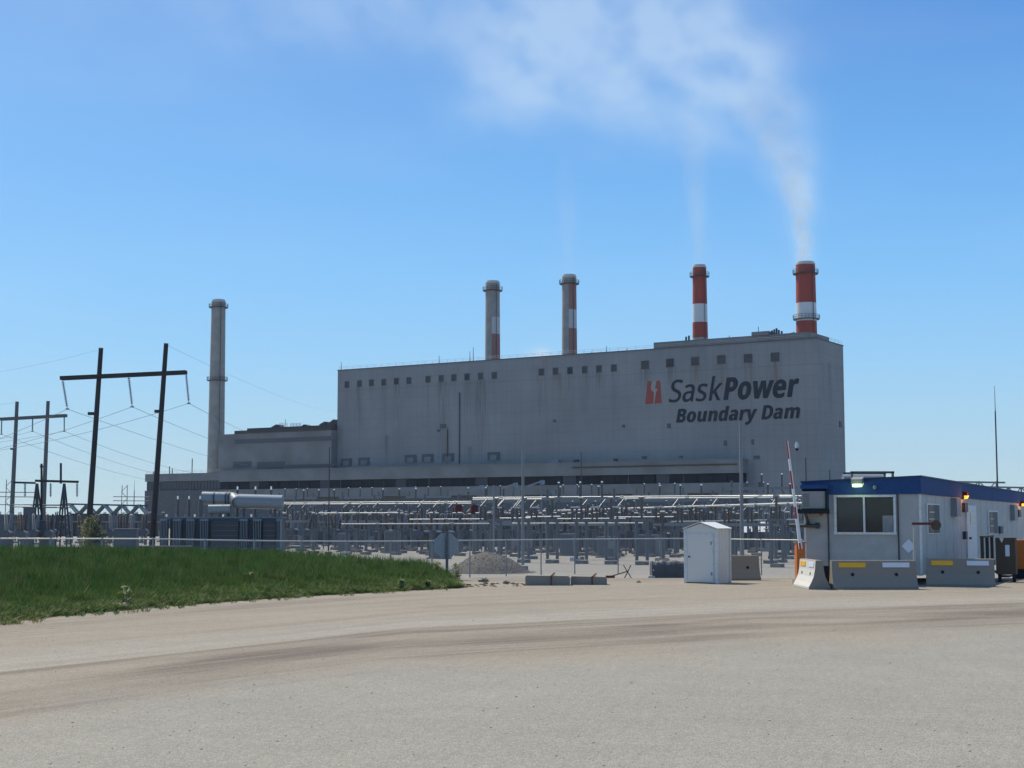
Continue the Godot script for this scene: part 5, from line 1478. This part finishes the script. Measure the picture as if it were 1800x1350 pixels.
	for q in [[1672, 876, 1679, 908], [1776, 888, 1781, 915]]: part("drop_box", on_side.call(q[0], q[1], q[2], q[3], 0.1, 0.2), MT.acunit, o)
	for q in [[1691, 884, 1695.5, 900], [1754, 925, 1758.5, 938], [1692.5, 934, 1695, 948], [1787, 896, 1790.5, 909]]: part("meter_box", on_side.call(q[0], q[1], q[2], q[3], 0.06, 0.12), MT.steel_dark, o)
	var am := mat(lin(0.9, 0.5, 0.1), 0.2); am.emission_enabled = true; am.emission = Color(1.0, 0.62, 0.16); am.emission_energy_multiplier = 2.2
	for q in [[1690, 871], [1792, 885]]:
		var p: Vector3 = S.call(q[0], q[1])
		var wl := part("wall_lamp", M.new().box(Vector3(W + 0.14, p.y + 0.06, -p.x), Vector3(0.16, 0.13, 0.34)).box(Vector3(W + 0.07, p.y, -p.x), Vector3(0.08, 0.26, 0.30)), MT.rust, o)
		part("lamp_lens", M.new().prism(PackedVector2Array([Vector2(W + 0.112, p.y - 0.13), Vector2(W + 0.2, p.y - 0.10), Vector2(W + 0.24, p.y - 0.007), Vector2(W + 0.112, p.y - 0.007)]), -p.x - 0.14, -p.x + 0.14), am, wl)
		lamp_light("wall_lamp_glow", f * Vector3(W + 0.34, p.y - 0.12, -p.x), Color(1.0, 0.62, 0.2), 0.25)
	for i in 6: part("axle_wheel", M.new().tube(Vector3(0.5 + (W - 1.0) * (i % 2), 0.3, -8.0 - (i / 2) * 1.0), Vector3(0.75 + (W - 1.0) * (i % 2), 0.3, -8.0 - (i / 2) * 1.0), 0.3, -1, 14), MT.dark, o)
	for i in 7: part("support_block", M.new().box(Vector3(0.5 + (W - 1) * (i % 2), y0 / 2, -1.5 - i * 4.0), Vector3(0.4, y0, 0.4)), MT.concrete, o)
	# timber landing and steps at the door
	var g: Vector3 = S.call(1716, 1000)
	var ld := Node3D.new()
	ld.name = numbered("timber_landing"); add_child(ld)
	ld.transform = f.translated_local(Vector3(W + 0.2, 0, -3.6))
	tag(ld, "dark brown timber landing with open rail and boarded side by the trailer", "landing")
	for z in [0.0, -1.3, -2.6]:
		part("post", M.new().box(Vector3(1.15, 0.7, z), Vector3(0.1, 1.4, 0.1)), MT.brown, ld)
	part("top_rail", M.new().box(Vector3(1.15, 1.42, -1.3), Vector3(0.12, 0.06, 2.8)), MT.brown, ld)
	part("deck", M.new().box(Vector3(0.6, 0.42, -1.3), Vector3(1.1, 0.08, 2.7)), MT.brown, ld)
	for i in 7: part("side_board", M.new().box(Vector3(1.3, 0.66 + 0.004 * (i % 3), -3.0 - i * 0.2), Vector3(0.04 + 0.006 * (i % 2), 1.26, 0.19)), MT.brown, ld)
	part("notice", M.new().box(Vector3(1.335, 0.95, -3.6), Vector3(0.02, 0.42, 0.26)), MT.silver, ld)
	for i in 2: part("step", M.new().box(Vector3(1.45 + 0.28 * i, 0.28 - 0.14 * i, -1.3), Vector3(0.28, 0.05, 1.2)), MT.brown, ld)
	# brown propane locker and orange cabinet right of it
	var lk := thing("orange_cabinet", "orange steel cabinet cut by the right edge of the picture", "cabinet", on_ground(1801, 52.0) , -0.45)
	part("body", M.new().box(Vector3(0, 0.85, 0), Vector3(0.8, 1.0, 0.8)), MT.orange, lk)
	part("plinth", M.new().box(Vector3(0, 0.17, 0), Vector3(0.84, 0.34, 0.84)), MT.dark, lk)
	part("door", M.new().box(Vector3(0.0, 0.85, 0.41), Vector3(0.7, 0.9, 0.03)), MT.orange, lk)
	var pb := thing("storage_locker", "dark brown steel locker with pale label beside the orange cabinet", "locker", on_ground(1767, 47.5), -0.42)
	part("body", M.new().box(Vector3(0, 0.83, 0), Vector3(0.60, 1.16, 0.5)), MT.brown, pb)
	part("leg", M.new().box(Vector3(-0.22, 0.14, 0.18), Vector3(0.07, 0.28, 0.07)), MT.dark, pb)
	part("leg", M.new().box(Vector3(0.22, 0.14, 0.18), Vector3(0.07, 0.28, 0.07)), MT.dark, pb)
	part("leg", M.new().box(Vector3(-0.22, 0.14, -0.18), Vector3(0.07, 0.28, 0.07)), MT.dark, pb)
	part("leg", M.new().box(Vector3(0.22, 0.14, -0.18), Vector3(0.07, 0.28, 0.07)), MT.dark, pb)
	part("label", M.new().box(Vector3(0.06, 1.0, 0.256), Vector3(0.13, 0.36, 0.012)), MT.silver, pb)
	part("pennant", M.new().prism(PackedVector2Array([Vector2(-0.18, 1.4), Vector2(-0.04, 1.4), Vector2(-0.1, 1.24)]), 0.27, 0.28), MT.white, pb)
	# round paddle on an arm in front of the long side
	var pd := Node3D.new()
	pd.name = numbered("round_paddle"); add_child(pd)
	tag(pd, "round brown paddle on a horizontal arm before the trailer's side window", "sign")
	var d0 := 43.6
	pd.position = on_ground(1606, d0)
	var pl := func(px: float, py: float) -> Vector3: return at(px, py, d0) - pd.position
	part("arm", M.new().bar(pl.call(1603, 920.5), pl.call(1640, 920.5), 0.075), MT.rust, pd)
	part("disc", M.new().tube(pl.call(1645, 923) + Vector3(0, 0, -0.02), pl.call(1645, 923) + Vector3(0, 0, 0.02), 0.15, -1, 24), MT.brown, pd)
	part("post", M.new().tube(pl.call(1607, 1030) * Vector3(1, 0, 1), pl.call(1607, 921), 0.035, -1, 8), MT.trailer, pd)

func lamp_light(called: String, p: Vector3, c: Color, e: float) -> void:
	var l := OmniLight3D.new()
	l.name = called; add_child(l, true)
	l.position = p; l.light_color = c; l.light_energy = e; l.omni_range = 40.0; l.omni_attenuation = 2.0; l.light_size = 0.12; l.shadow_enabled = true

# ---------------------------------------------------------------- barriers, boom, shed
func barrier(label: String, p: Vector3, yaw: float, length: float, mt: Material, marks: bool) -> Node3D:
	var o := thing("concrete_barrier", label, "barrier", p, yaw, "concrete road barriers at the gate")
	var prof := [Vector2(-.31, 0), Vector2(.31, 0), Vector2(.31, .07), Vector2(.235, .20), Vector2(.165, .36), Vector2(.125, .55), Vector2(.105, .80), Vector2(.09, .82), Vector2(-.09, .82), Vector2(-.105, .80), Vector2(-.125, .55), Vector2(-.165, .36), Vector2(-.235, .20), Vector2(-.31, .07)]
	var m := M.new()
	m.prism(PackedVector2Array(prof), -length / 2, length / 2)
	var b := part("body", m, mt, o)
	b.rotation.y = PI / 2
	if label.begins_with("white"):
		var wf := M.new()
		var pr := [Vector2(.314, 0.01), Vector2(.314, .07), Vector2(.239, .20), Vector2(.169, .36), Vector2(.129, .55), Vector2(.109, .80)]
		for i in 5: wf.quad(Vector3(-length / 2 + 0.004, pr[i].y, pr[i].x), Vector3(length / 2 - 0.004, pr[i].y, pr[i].x), Vector3(length / 2 - 0.004, pr[i + 1].y, pr[i + 1].x), Vector3(-length / 2 + 0.004, pr[i + 1].y, pr[i + 1].x))
		part("painted_face", wf, MT.concrete_pale, o)
	for x in [-0.26, 0.26]:
		part("lifting_hole", M.new().tube(Vector3(x * length, 0.42, 0.10), Vector3(x * length, 0.42, 0.165), 0.05, -1, 10), MT.dark, o)
	if marks:
		part("yellow_reflector", M.new().box(Vector3(-0.26 * length, 0.69, 0.126), Vector3(0.32 * length, 0.135, 0.012), Basis(Vector3.RIGHT, -0.07)), MT.yellow, o)
		part("white_reflector", M.new().box(Vector3(0.26 * length, 0.69, 0.126), Vector3(0.32 * length, 0.135, 0.012), Basis(Vector3.RIGHT, -0.07)), MT.silver, o)
	return o

func gate_things() -> void:
	barrier("white-painted concrete barrier turned end-on beside the orange boom post", Vector3(8.72, 0, -43.4), -PI / 2 + 0.02, 2.1, MT.concrete, true)
	barrier("grey concrete barrier with reflectors directly below the trailer's front window", Vector3(10.32, 0, -42.6), 0.03, 2.42, MT.concrete, true)
	barrier("grey concrete barrier with reflectors under the trailer's long side", Vector3(13.35, 0, -44.4), -0.25, 1.95, MT.concrete, true)
	barrier("plain grey concrete barrier half hidden behind the metal shed", on_ground(1288, 49.5) + Vector3(0, 0, 0), 0.15, 1.7, MT.concrete, false)
	# small black box between the first two barriers
	var bb := thing("junction_box", "small black box between the end-on barrier and the front barrier", "box", Vector3(9.06, 0, -43.2))
	part("body", M.new().box(Vector3(0, 0.35, 0), Vector3(0.2, 0.55, 0.3)), MT.dark, bb)
	part("lid", M.new().box(Vector3(0, 0.64, 0), Vector3(0.22, 0.03, 0.32)), MT.steel_dark, bb)
	# boom gate
	var base := on_ground(1405, 45.6)
	var o := thing("boom_gate", "raised red and white boom gate on an orange cabinet", "boom gate", base)
	part("cabinet", M.new().box(Vector3(0, 0.72, 0), Vector3(0.26, 1.1, 0.34)), MT.orange, o)
	part("cap", M.new().box(Vector3(0, 1.285, 0), Vector3(0.32, 0.03, 0.4)), MT.galv, o)
	part("plinth", M.new().box(Vector3(0, 0.08, 0), Vector3(0.4, 0.16, 0.5)), MT.concrete, o)
	var foot := at(1407.5, 965, 45.3) - base; var top := at(1383.5, 775, 45.3) - base
	var n := 18
	for i in n:
		var p := foot.lerp(top, float(i) / n); var q := foot.lerp(top, float(i + 1) / n - 0.0005)
		var w := 0.10 - 0.0025 * i
		part("arm_section", M.new().bar(p, q, w, 0.07), MT.boom_white, o)
		if i in [0, 5, 6, 10, 11, 12, 15, 16, 17]: part("red_stripe", M.new().bar(p + Vector3(-0.018, 0, 0.002), q + Vector3(-0.018, 0, 0.002), w * 0.6, 0.074), MT.boom_red, o)
	# security camera on a thin pole behind the trailer's left end
	var cb := on_ground(1403, 50.5)
	var c := thing("security_camera", "white security camera on a thin pole above the boom", "camera", cb)
	var ch := at(1402, 780, 50.5).y - cb.y
	part("pole", M.new().tube(Vector3.ZERO, Vector3(0, ch - 0.1, 0), 0.016, 0.012, 8), MT.galv, c)
	part("housing", M.new().lathe(Vector3(0, ch - 0.16, 0), [Vector2(0.04, 0), Vector2(0.065, 0.04), Vector2(0.07, 0.12), Vector2(0.03, 0.22)]), MT.white, c)
	part("dome", M.new().lathe(Vector3(0, ch - 0.24, 0), [Vector2(0.02, 0), Vector2(0.045, 0.03), Vector2(0.055, 0.085)]), MT.dark, c)
	# metal shed
	var sp := on_ground(1243, 46.9)
	var s := thing("metal_shed", "small pale grey metal shed with a closed door, right of centre", "shed", sp, -deg_to_rad(32))
	var w := 1.06; var dp := 0.98; var e := 1.68; var r := 1.86
	for q in [[0, dp / 2, w, 0.0], [0, -dp / 2, w, 0.0]]:
		part("end_wall", M.new().prism(PackedVector2Array([Vector2(-w / 2, 0.02), Vector2(w / 2, 0.02), Vector2(w / 2, e), Vector2(0, r), Vector2(-w / 2, e)]), q[1] - 0.015, q[1] + 0.015), MT.shed, s)
	for x in [-1, 1]:
		var sw := M.new().box(Vector3(x * (w / 2 - 0.015), e / 2, 0), Vector3(0.03, e, dp - 0.03))
		for i in 6: sw.box(Vector3(x * (w / 2 + 0.004), e / 2, -dp / 2 + (i + 0.5) * dp / 6), Vector3(0.012, e - 0.04, 0.05))
		part("side_wall", sw, MT.shed, s)
		part("roof_panel", M.new().box(Vector3(x * (w / 4 + 0.02), (e + r) / 2 + 0.03, 0), Vector3(w / 2 + 0.12, 0.025, dp + 0.16), Basis(Vector3.BACK, -x * atan2(r - e, w / 2))), MT.trim, s)
		for z in [-1, 1]: part("corner_post", M.new().box(Vector3(x * (w / 2 + 0.006), e / 2, z * (dp / 2 + 0.006)), Vector3(0.07, e, 0.07)), MT.trim, s)
	var door := part("door", M.new().box(Vector3(-0.03, 0.77, dp / 2 + 0.03), Vector3(0.84, 1.46, 0.03)), MT.shed, s)
	part("door_frame", M.new().box(Vector3(-0.03, 1.52, dp / 2 + 0.03), Vector3(0.94, 0.04, 0.045)).box(Vector3(-0.475, 0.76, dp / 2 + 0.03), Vector3(0.04, 1.48, 0.045)).box(Vector3(0.415, 0.76, dp / 2 + 0.03), Vector3(0.04, 1.48, 0.045)), MT.trim, s)
	part("latch", M.new().box(Vector3(-0.38, 0.82, dp / 2 + 0.06), Vector3(0.05, 0.05, 0.04)), MT.steel_dark, door)
	for y in [0.3, 1.25]: part("hinge", M.new().box(Vector3(0.375, y, dp / 2 + 0.055), Vector3(0.04, 0.1, 0.025)), MT.galv, door)

# ---------------------------------------------------------------- roadside things
func rough_solid(m: M, size: Vector3, seed_: int, amount: float, n := 7) -> void:      # a lumpy stone
	var q := noise(seed_, 0.9, 2)
	for i in n:
		for j in n * 2:
			var c := []
			for k in [[i, j], [i, j + 1], [i + 1, j + 1], [i + 1, j]]:
				var th: float = PI * k[0] / n; var ph: float = PI * k[1] / n
				var u := Vector3(sin(th) * cos(ph), cos(th), sin(th) * sin(ph))
				c.append(u * size / 2 * (1.0 + amount * q.get_noise_3dv(u * 1.6)))
			m.quad(c[0], c[1], c[2], c[3])

func roadside() -> void:
	# octagonal sign from behind
	var b := on_ground(786, 48.5)
	var o := thing("road_sign", "octagonal road sign seen from behind on a wooden post", "sign", b)
	var yc := at(784.5, 959, 48.5).y - b.y
	var oct := PackedVector2Array()
	for i in 8: oct.append(Vector2(cos(PI / 8 + i * PI / 4), sin(PI / 8 + i * PI / 4)) * 0.43)
	var pl := part("plate", M.new().prism(oct, -0.012, 0.012), MT.sign_back, o)
	pl.position = Vector3(-0.03, yc, -0.06); pl.rotation.y = 0.12
	part("post", M.new().tube(Vector3(0, -0.2, 0), Vector3(0, yc + 0.45, 0), 0.05, 0.045, 10), MT.wood_grey, o)
	for s in [-1, 1]: part("bolt", M.new().tube(Vector3(0, yc + 0.25 * s, 0.02), Vector3(0, yc + 0.25 * s, 0.06), 0.02, -1, 6), MT.galv, o)
	# gravel pile
	var pp := on_ground(858, 98.0)
	var g := thing("gravel_pile", "rounded heap of grey gravel behind the road sign", "gravel pile", pp)
	var q := noise(15, 0.45, 4)
	var m := M.new()
	var hx := 2.75; var hz := 2.3; var n := 36
	var hh := func(x: float, z: float) -> float:
		var r := sqrt(pow(x / hx, 2.0) + pow(z / hz, 2.0))
		return maxf(-0.3, 1.32 * (1.0 - pow(r, 1.6)) + 0.10 * q.get_noise_2d(x * 1.0, z * 1.0) + 0.025 * q.get_noise_2d(x * 6.0, z * 6.0))
	for i in n + 1:
		for j in n + 1:
			var x := -3.2 + 6.4 * i / n; var z := -3.2 + 6.4 * j / n
			m.v.append(Vector3(x, hh.call(x, z), z)); m.t.append(Vector2.ZERO)
			m.n.append(Vector3(hh.call(x - 0.1, z) - hh.call(x + 0.1, z), 0.2, hh.call(x, z - 0.1) - hh.call(x, z + 0.1)).normalized())
	for i in n:
		for j in n:
			var k := i * (n + 1) + j
			m.ix.append_array([k, k + n + 1, k + 1, k + 1, k + n + 1, k + n + 2])
	part("heap", m, MT.pile, g)
	var stones := MultiMesh.new()
	var sm := SphereMesh.new(); sm.radius = 0.05; sm.height = 0.08; sm.radial_segments = 5; sm.rings = 2
	sm.material = mat(lin(0.24, 0.22, 0.195), 0.95)
	stones.transform_format = MultiMesh.TRANSFORM_3D; stones.mesh = sm; stones.instance_count = 2500
	for i in 2500:
		var a := rng.randf() * TAU; var r := sqrt(rng.randf()) * 1.15
		var x := cos(a) * r * hx; var z := sin(a) * r * hz
		stones.set_instance_transform(i, Transform3D(Basis.from_euler(Vector3(rng.randf(), rng.randf(), rng.randf()) * 6.0).scaled(Vector3.ONE * rng.randf_range(0.3, 0.8)), Vector3(x, maxf(0.01, hh.call(x, z)) + 0.01, z)))
	var si := MultiMeshInstance3D.new()
	si.name = "loose_stones"; si.multimesh = stones; si.set_meta("kind", "stuff")
	g.add_child(si)
	# concrete kerb slabs
	for k in [[923, 1001, 45.2, 0.30, 0.02, "longer one on the left"], [1003, 1066, 45.6, 0.26, -0.05, "shorter chipped one on the right"]]:
		var a := on_ground(k[0], k[2]); var c := on_ground(k[1], k[2])
		var s := thing("concrete_slab", "low grey concrete slab lying at the lot's edge, %s" % k[5], "concrete slab", (a + c) / 2, k[4], "concrete slabs at the edge of the lot")
		part("slab", M.new().prism(PackedVector2Array([Vector2(-(c.x - a.x) / 2, -0.03), Vector2((c.x - a.x) / 2, -0.03), Vector2((c.x - a.x) / 2, k[3] - 0.07), Vector2((c.x - a.x) / 2 - 0.05, k[3] - 0.02), Vector2(-(c.x - a.x) / 2 + 0.03, k[3]), Vector2(-(c.x - a.x) / 2, k[3] - 0.04)]), -0.25, 0.25), MT.concrete, s)
		part("tie_bar", M.new().bar(Vector3(0.1, k[3] - 0.02, 0.26), Vector3(0.22, k[3] + 0.06, -0.2), 0.04).bar(Vector3(0.1, 0.0, 0.27), Vector3(0.1, k[3], 0.27), 0.03), MT.rust, s)
	# angled rod stand
	var rb := on_ground(1072, 58.0)
	var rs := thing("rod_stand", "rusty angled rod with crossed legs lying on the yard edge", "rod stand", rb)
	part("foot", M.new().box(Vector3(0, 0.05, 0), Vector3(0.34, 0.1, 0.25)), MT.rust, rs)
	part("rod", M.new().tube(Vector3(0.05, 0.08, 0), Vector3(0.72, 0.28, 0.05), 0.025, -1, 6), MT.rust, rs)
	part("crossed_leg", M.new().tube(Vector3(0.52, 0.5, 0), Vector3(0.82, 0.0, 0.05), 0.02, -1, 6), MT.rust, rs)
	part("crossed_leg", M.new().tube(Vector3(0.80, 0.5, 0.1), Vector3(0.56, 0.0, -0.05), 0.02, -1, 6), MT.rust, rs)
	# tarp-covered barrier
	var tb := on_ground(1178, 58.5)
	var tp := thing("covered_barrier", "barrier wrapped in dark grey tarpaulin left of the metal shed", "barrier", tb, 0.05)
	var tm := M.new()
	var tn := noise(33, 1.3, 3)
	var nx := 40; var ring := 15
	var pt := func(i: int, j: int) -> Vector3:
		var x := -0.78 + 1.56 * i / nx
		var a := PI * j / (ring - 1)
		var r := 1.0 + 0.16 * tn.get_noise_2d(x * 2.2 + j * 0.05, j * 0.10) + 0.025 * sin(x * 11.0 + j * 0.5)
		var hgt := 0.68 + 0.05 * tn.get_noise_2d(x * 2.0, 9.0)
		var s := sin(a)
		return Vector3(x, hgt * pow(s, 0.30) * (0.97 + 0.03 * r), signf(cos(a)) * pow(absf(cos(a)), 0.45) * (0.36 - 0.12 * s) * r)
	for i in nx:
		for j in ring - 1:
			tm.quad(pt.call(i, j), pt.call(i, j + 1), pt.call(i + 1, j + 1), pt.call(i + 1, j))
	for e in [0, nx]:
		for j in ring - 2:
			tm.tri(pt.call(e, 0), pt.call(e, j + 1), pt.call(e, j + 2))
	part("tarpaulin", tm, MT.tarp, tp)
	part("sandbag", M.new().lathe(Vector3(-0.8, 0, 0.3), [Vector2(0.12, 0), Vector2(0.17, 0.05), Vector2(0.1, 0.11)]), MT.concrete_pale, tp)
	part("tie_strap", M.new().bar(Vector3(-0.78, 0.7, 0.0), Vector3(-0.72, 0.3, 0.36), 0.03), MT.silver, tp)
	# stones and clods along the edge
	for k in [[850, 47.5, 0.22, "beside the gravel pile's foot"], [1122, 47.0, 0.10, "left of the tarp-covered barrier"], [890, 46.4, 0.14, "left of the long concrete slab"], [226, 33.2, 0.16, "at the grass edge on the left"], [215, 33.4, 0.3, "flat one lying at the grass edge on the left"]]:
		var s := M.new()
		rough_solid(s, Vector3(k[2] * 1.5, k[2] * (0.8 if k[3].begins_with("flat") == false else 0.4), k[2]), int(k[0]), 0.5)
		var st := lone("stone", s, MT.concrete, "grey stone %s" % k[3], "stone", "loose stones along the lot")
		st.position = on_ground(k[0], k[1]) + Vector3(0, k[2] * 0.25, 0)
	var rb2 := M.new()
	for i in 60:
		var one := M.new()
		var r := rng.randf_range(0.02, 0.08)
		rough_solid(one, Vector3(r * 2.4, r * 0.9, r * 1.6), 300 + i, 0.6, 4)
		var p := on_ground(rng.randf_range(812, 925), rng.randf_range(43.8, 46.5))
		var k := rb2.v.size()
		for q2 in one.v: rb2.v.append(q2 + p)
		rb2.n.append_array(one.n); rb2.t.append_array(one.t)
		for q3 in one.ix: rb2.ix.append(q3 + k)
	var ro := lone("rubble", rb2, MT.brown, "broken brown earth and rubble between the grass end and the concrete slabs", "rubble")
	ro.set_meta("kind", "stuff")
	# tall weeds at the end of the grass
	weed("dark tall weed clump right of the sign post", on_ground(803, 46.0), 0.55, 70)
	weed("dark tall weed clump left of the sign post", on_ground(768, 47.0), 0.5, 80)
	weed("broad leafy weed low at the edge of the grass below the sign", on_ground(705, 41.6), 0.28, 60)
	weed("pale leafy weed at the edge of the grass, left of the sign", on_ground(752, 42.4), 0.22, 50)
	weed("lone pale thistle at the grass edge far left", on_ground(226, 33.6), 0.45, 24)
	weed("dark leafy weed patch in the middle of the grass", on_ground(440, 40.5), 0.4, 90)

func weed(label: String, p: Vector3, h: float, n: int) -> void:
	var o := thing("weed", label, "weed", p, 0, "weeds in the grass")
	var st := M.new(); var lf := M.new()
	for i in 9:
		var a := rng.randf() * TAU
		st.tube(Vector3(cos(a) * 0.05, 0, sin(a) * 0.05), Vector3(cos(a) * h * 0.35, h * rng.randf_range(0.7, 1.1), sin(a) * h * 0.35), 0.008, 0.004, 4, false)
	for i in n:
		var a := rng.randf() * TAU
		var y := rng.randf()
		var c := Vector3(cos(a) * h * 0.4 * rng.randf(), 0.05 + y * h, sin(a) * h * 0.4 * rng.randf())
		var b := Basis.from_euler(Vector3(rng.randf_range(-0.8, 0.8), a, rng.randf_range(-0.8, 0.8)))
		var s := rng.randf_range(0.05, 0.1)
		lf.quad(c - b.x * s, c - b.z * s * 0.4, c + b.x * s, c + b.z * s * 0.4)
	var k := 0.6 if label.begins_with("dark") else 1.3
	part("stems", st, MT.brown, o)
	var m := mat(lin(0.06 * k, 0.10 * k, 0.035 * k), 0.75)
	m.backlight_enabled = true; m.backlight = Color(0.35, 0.4, 0.2)
	part("leaves", lf, m, o).set_meta("kind", "stuff")
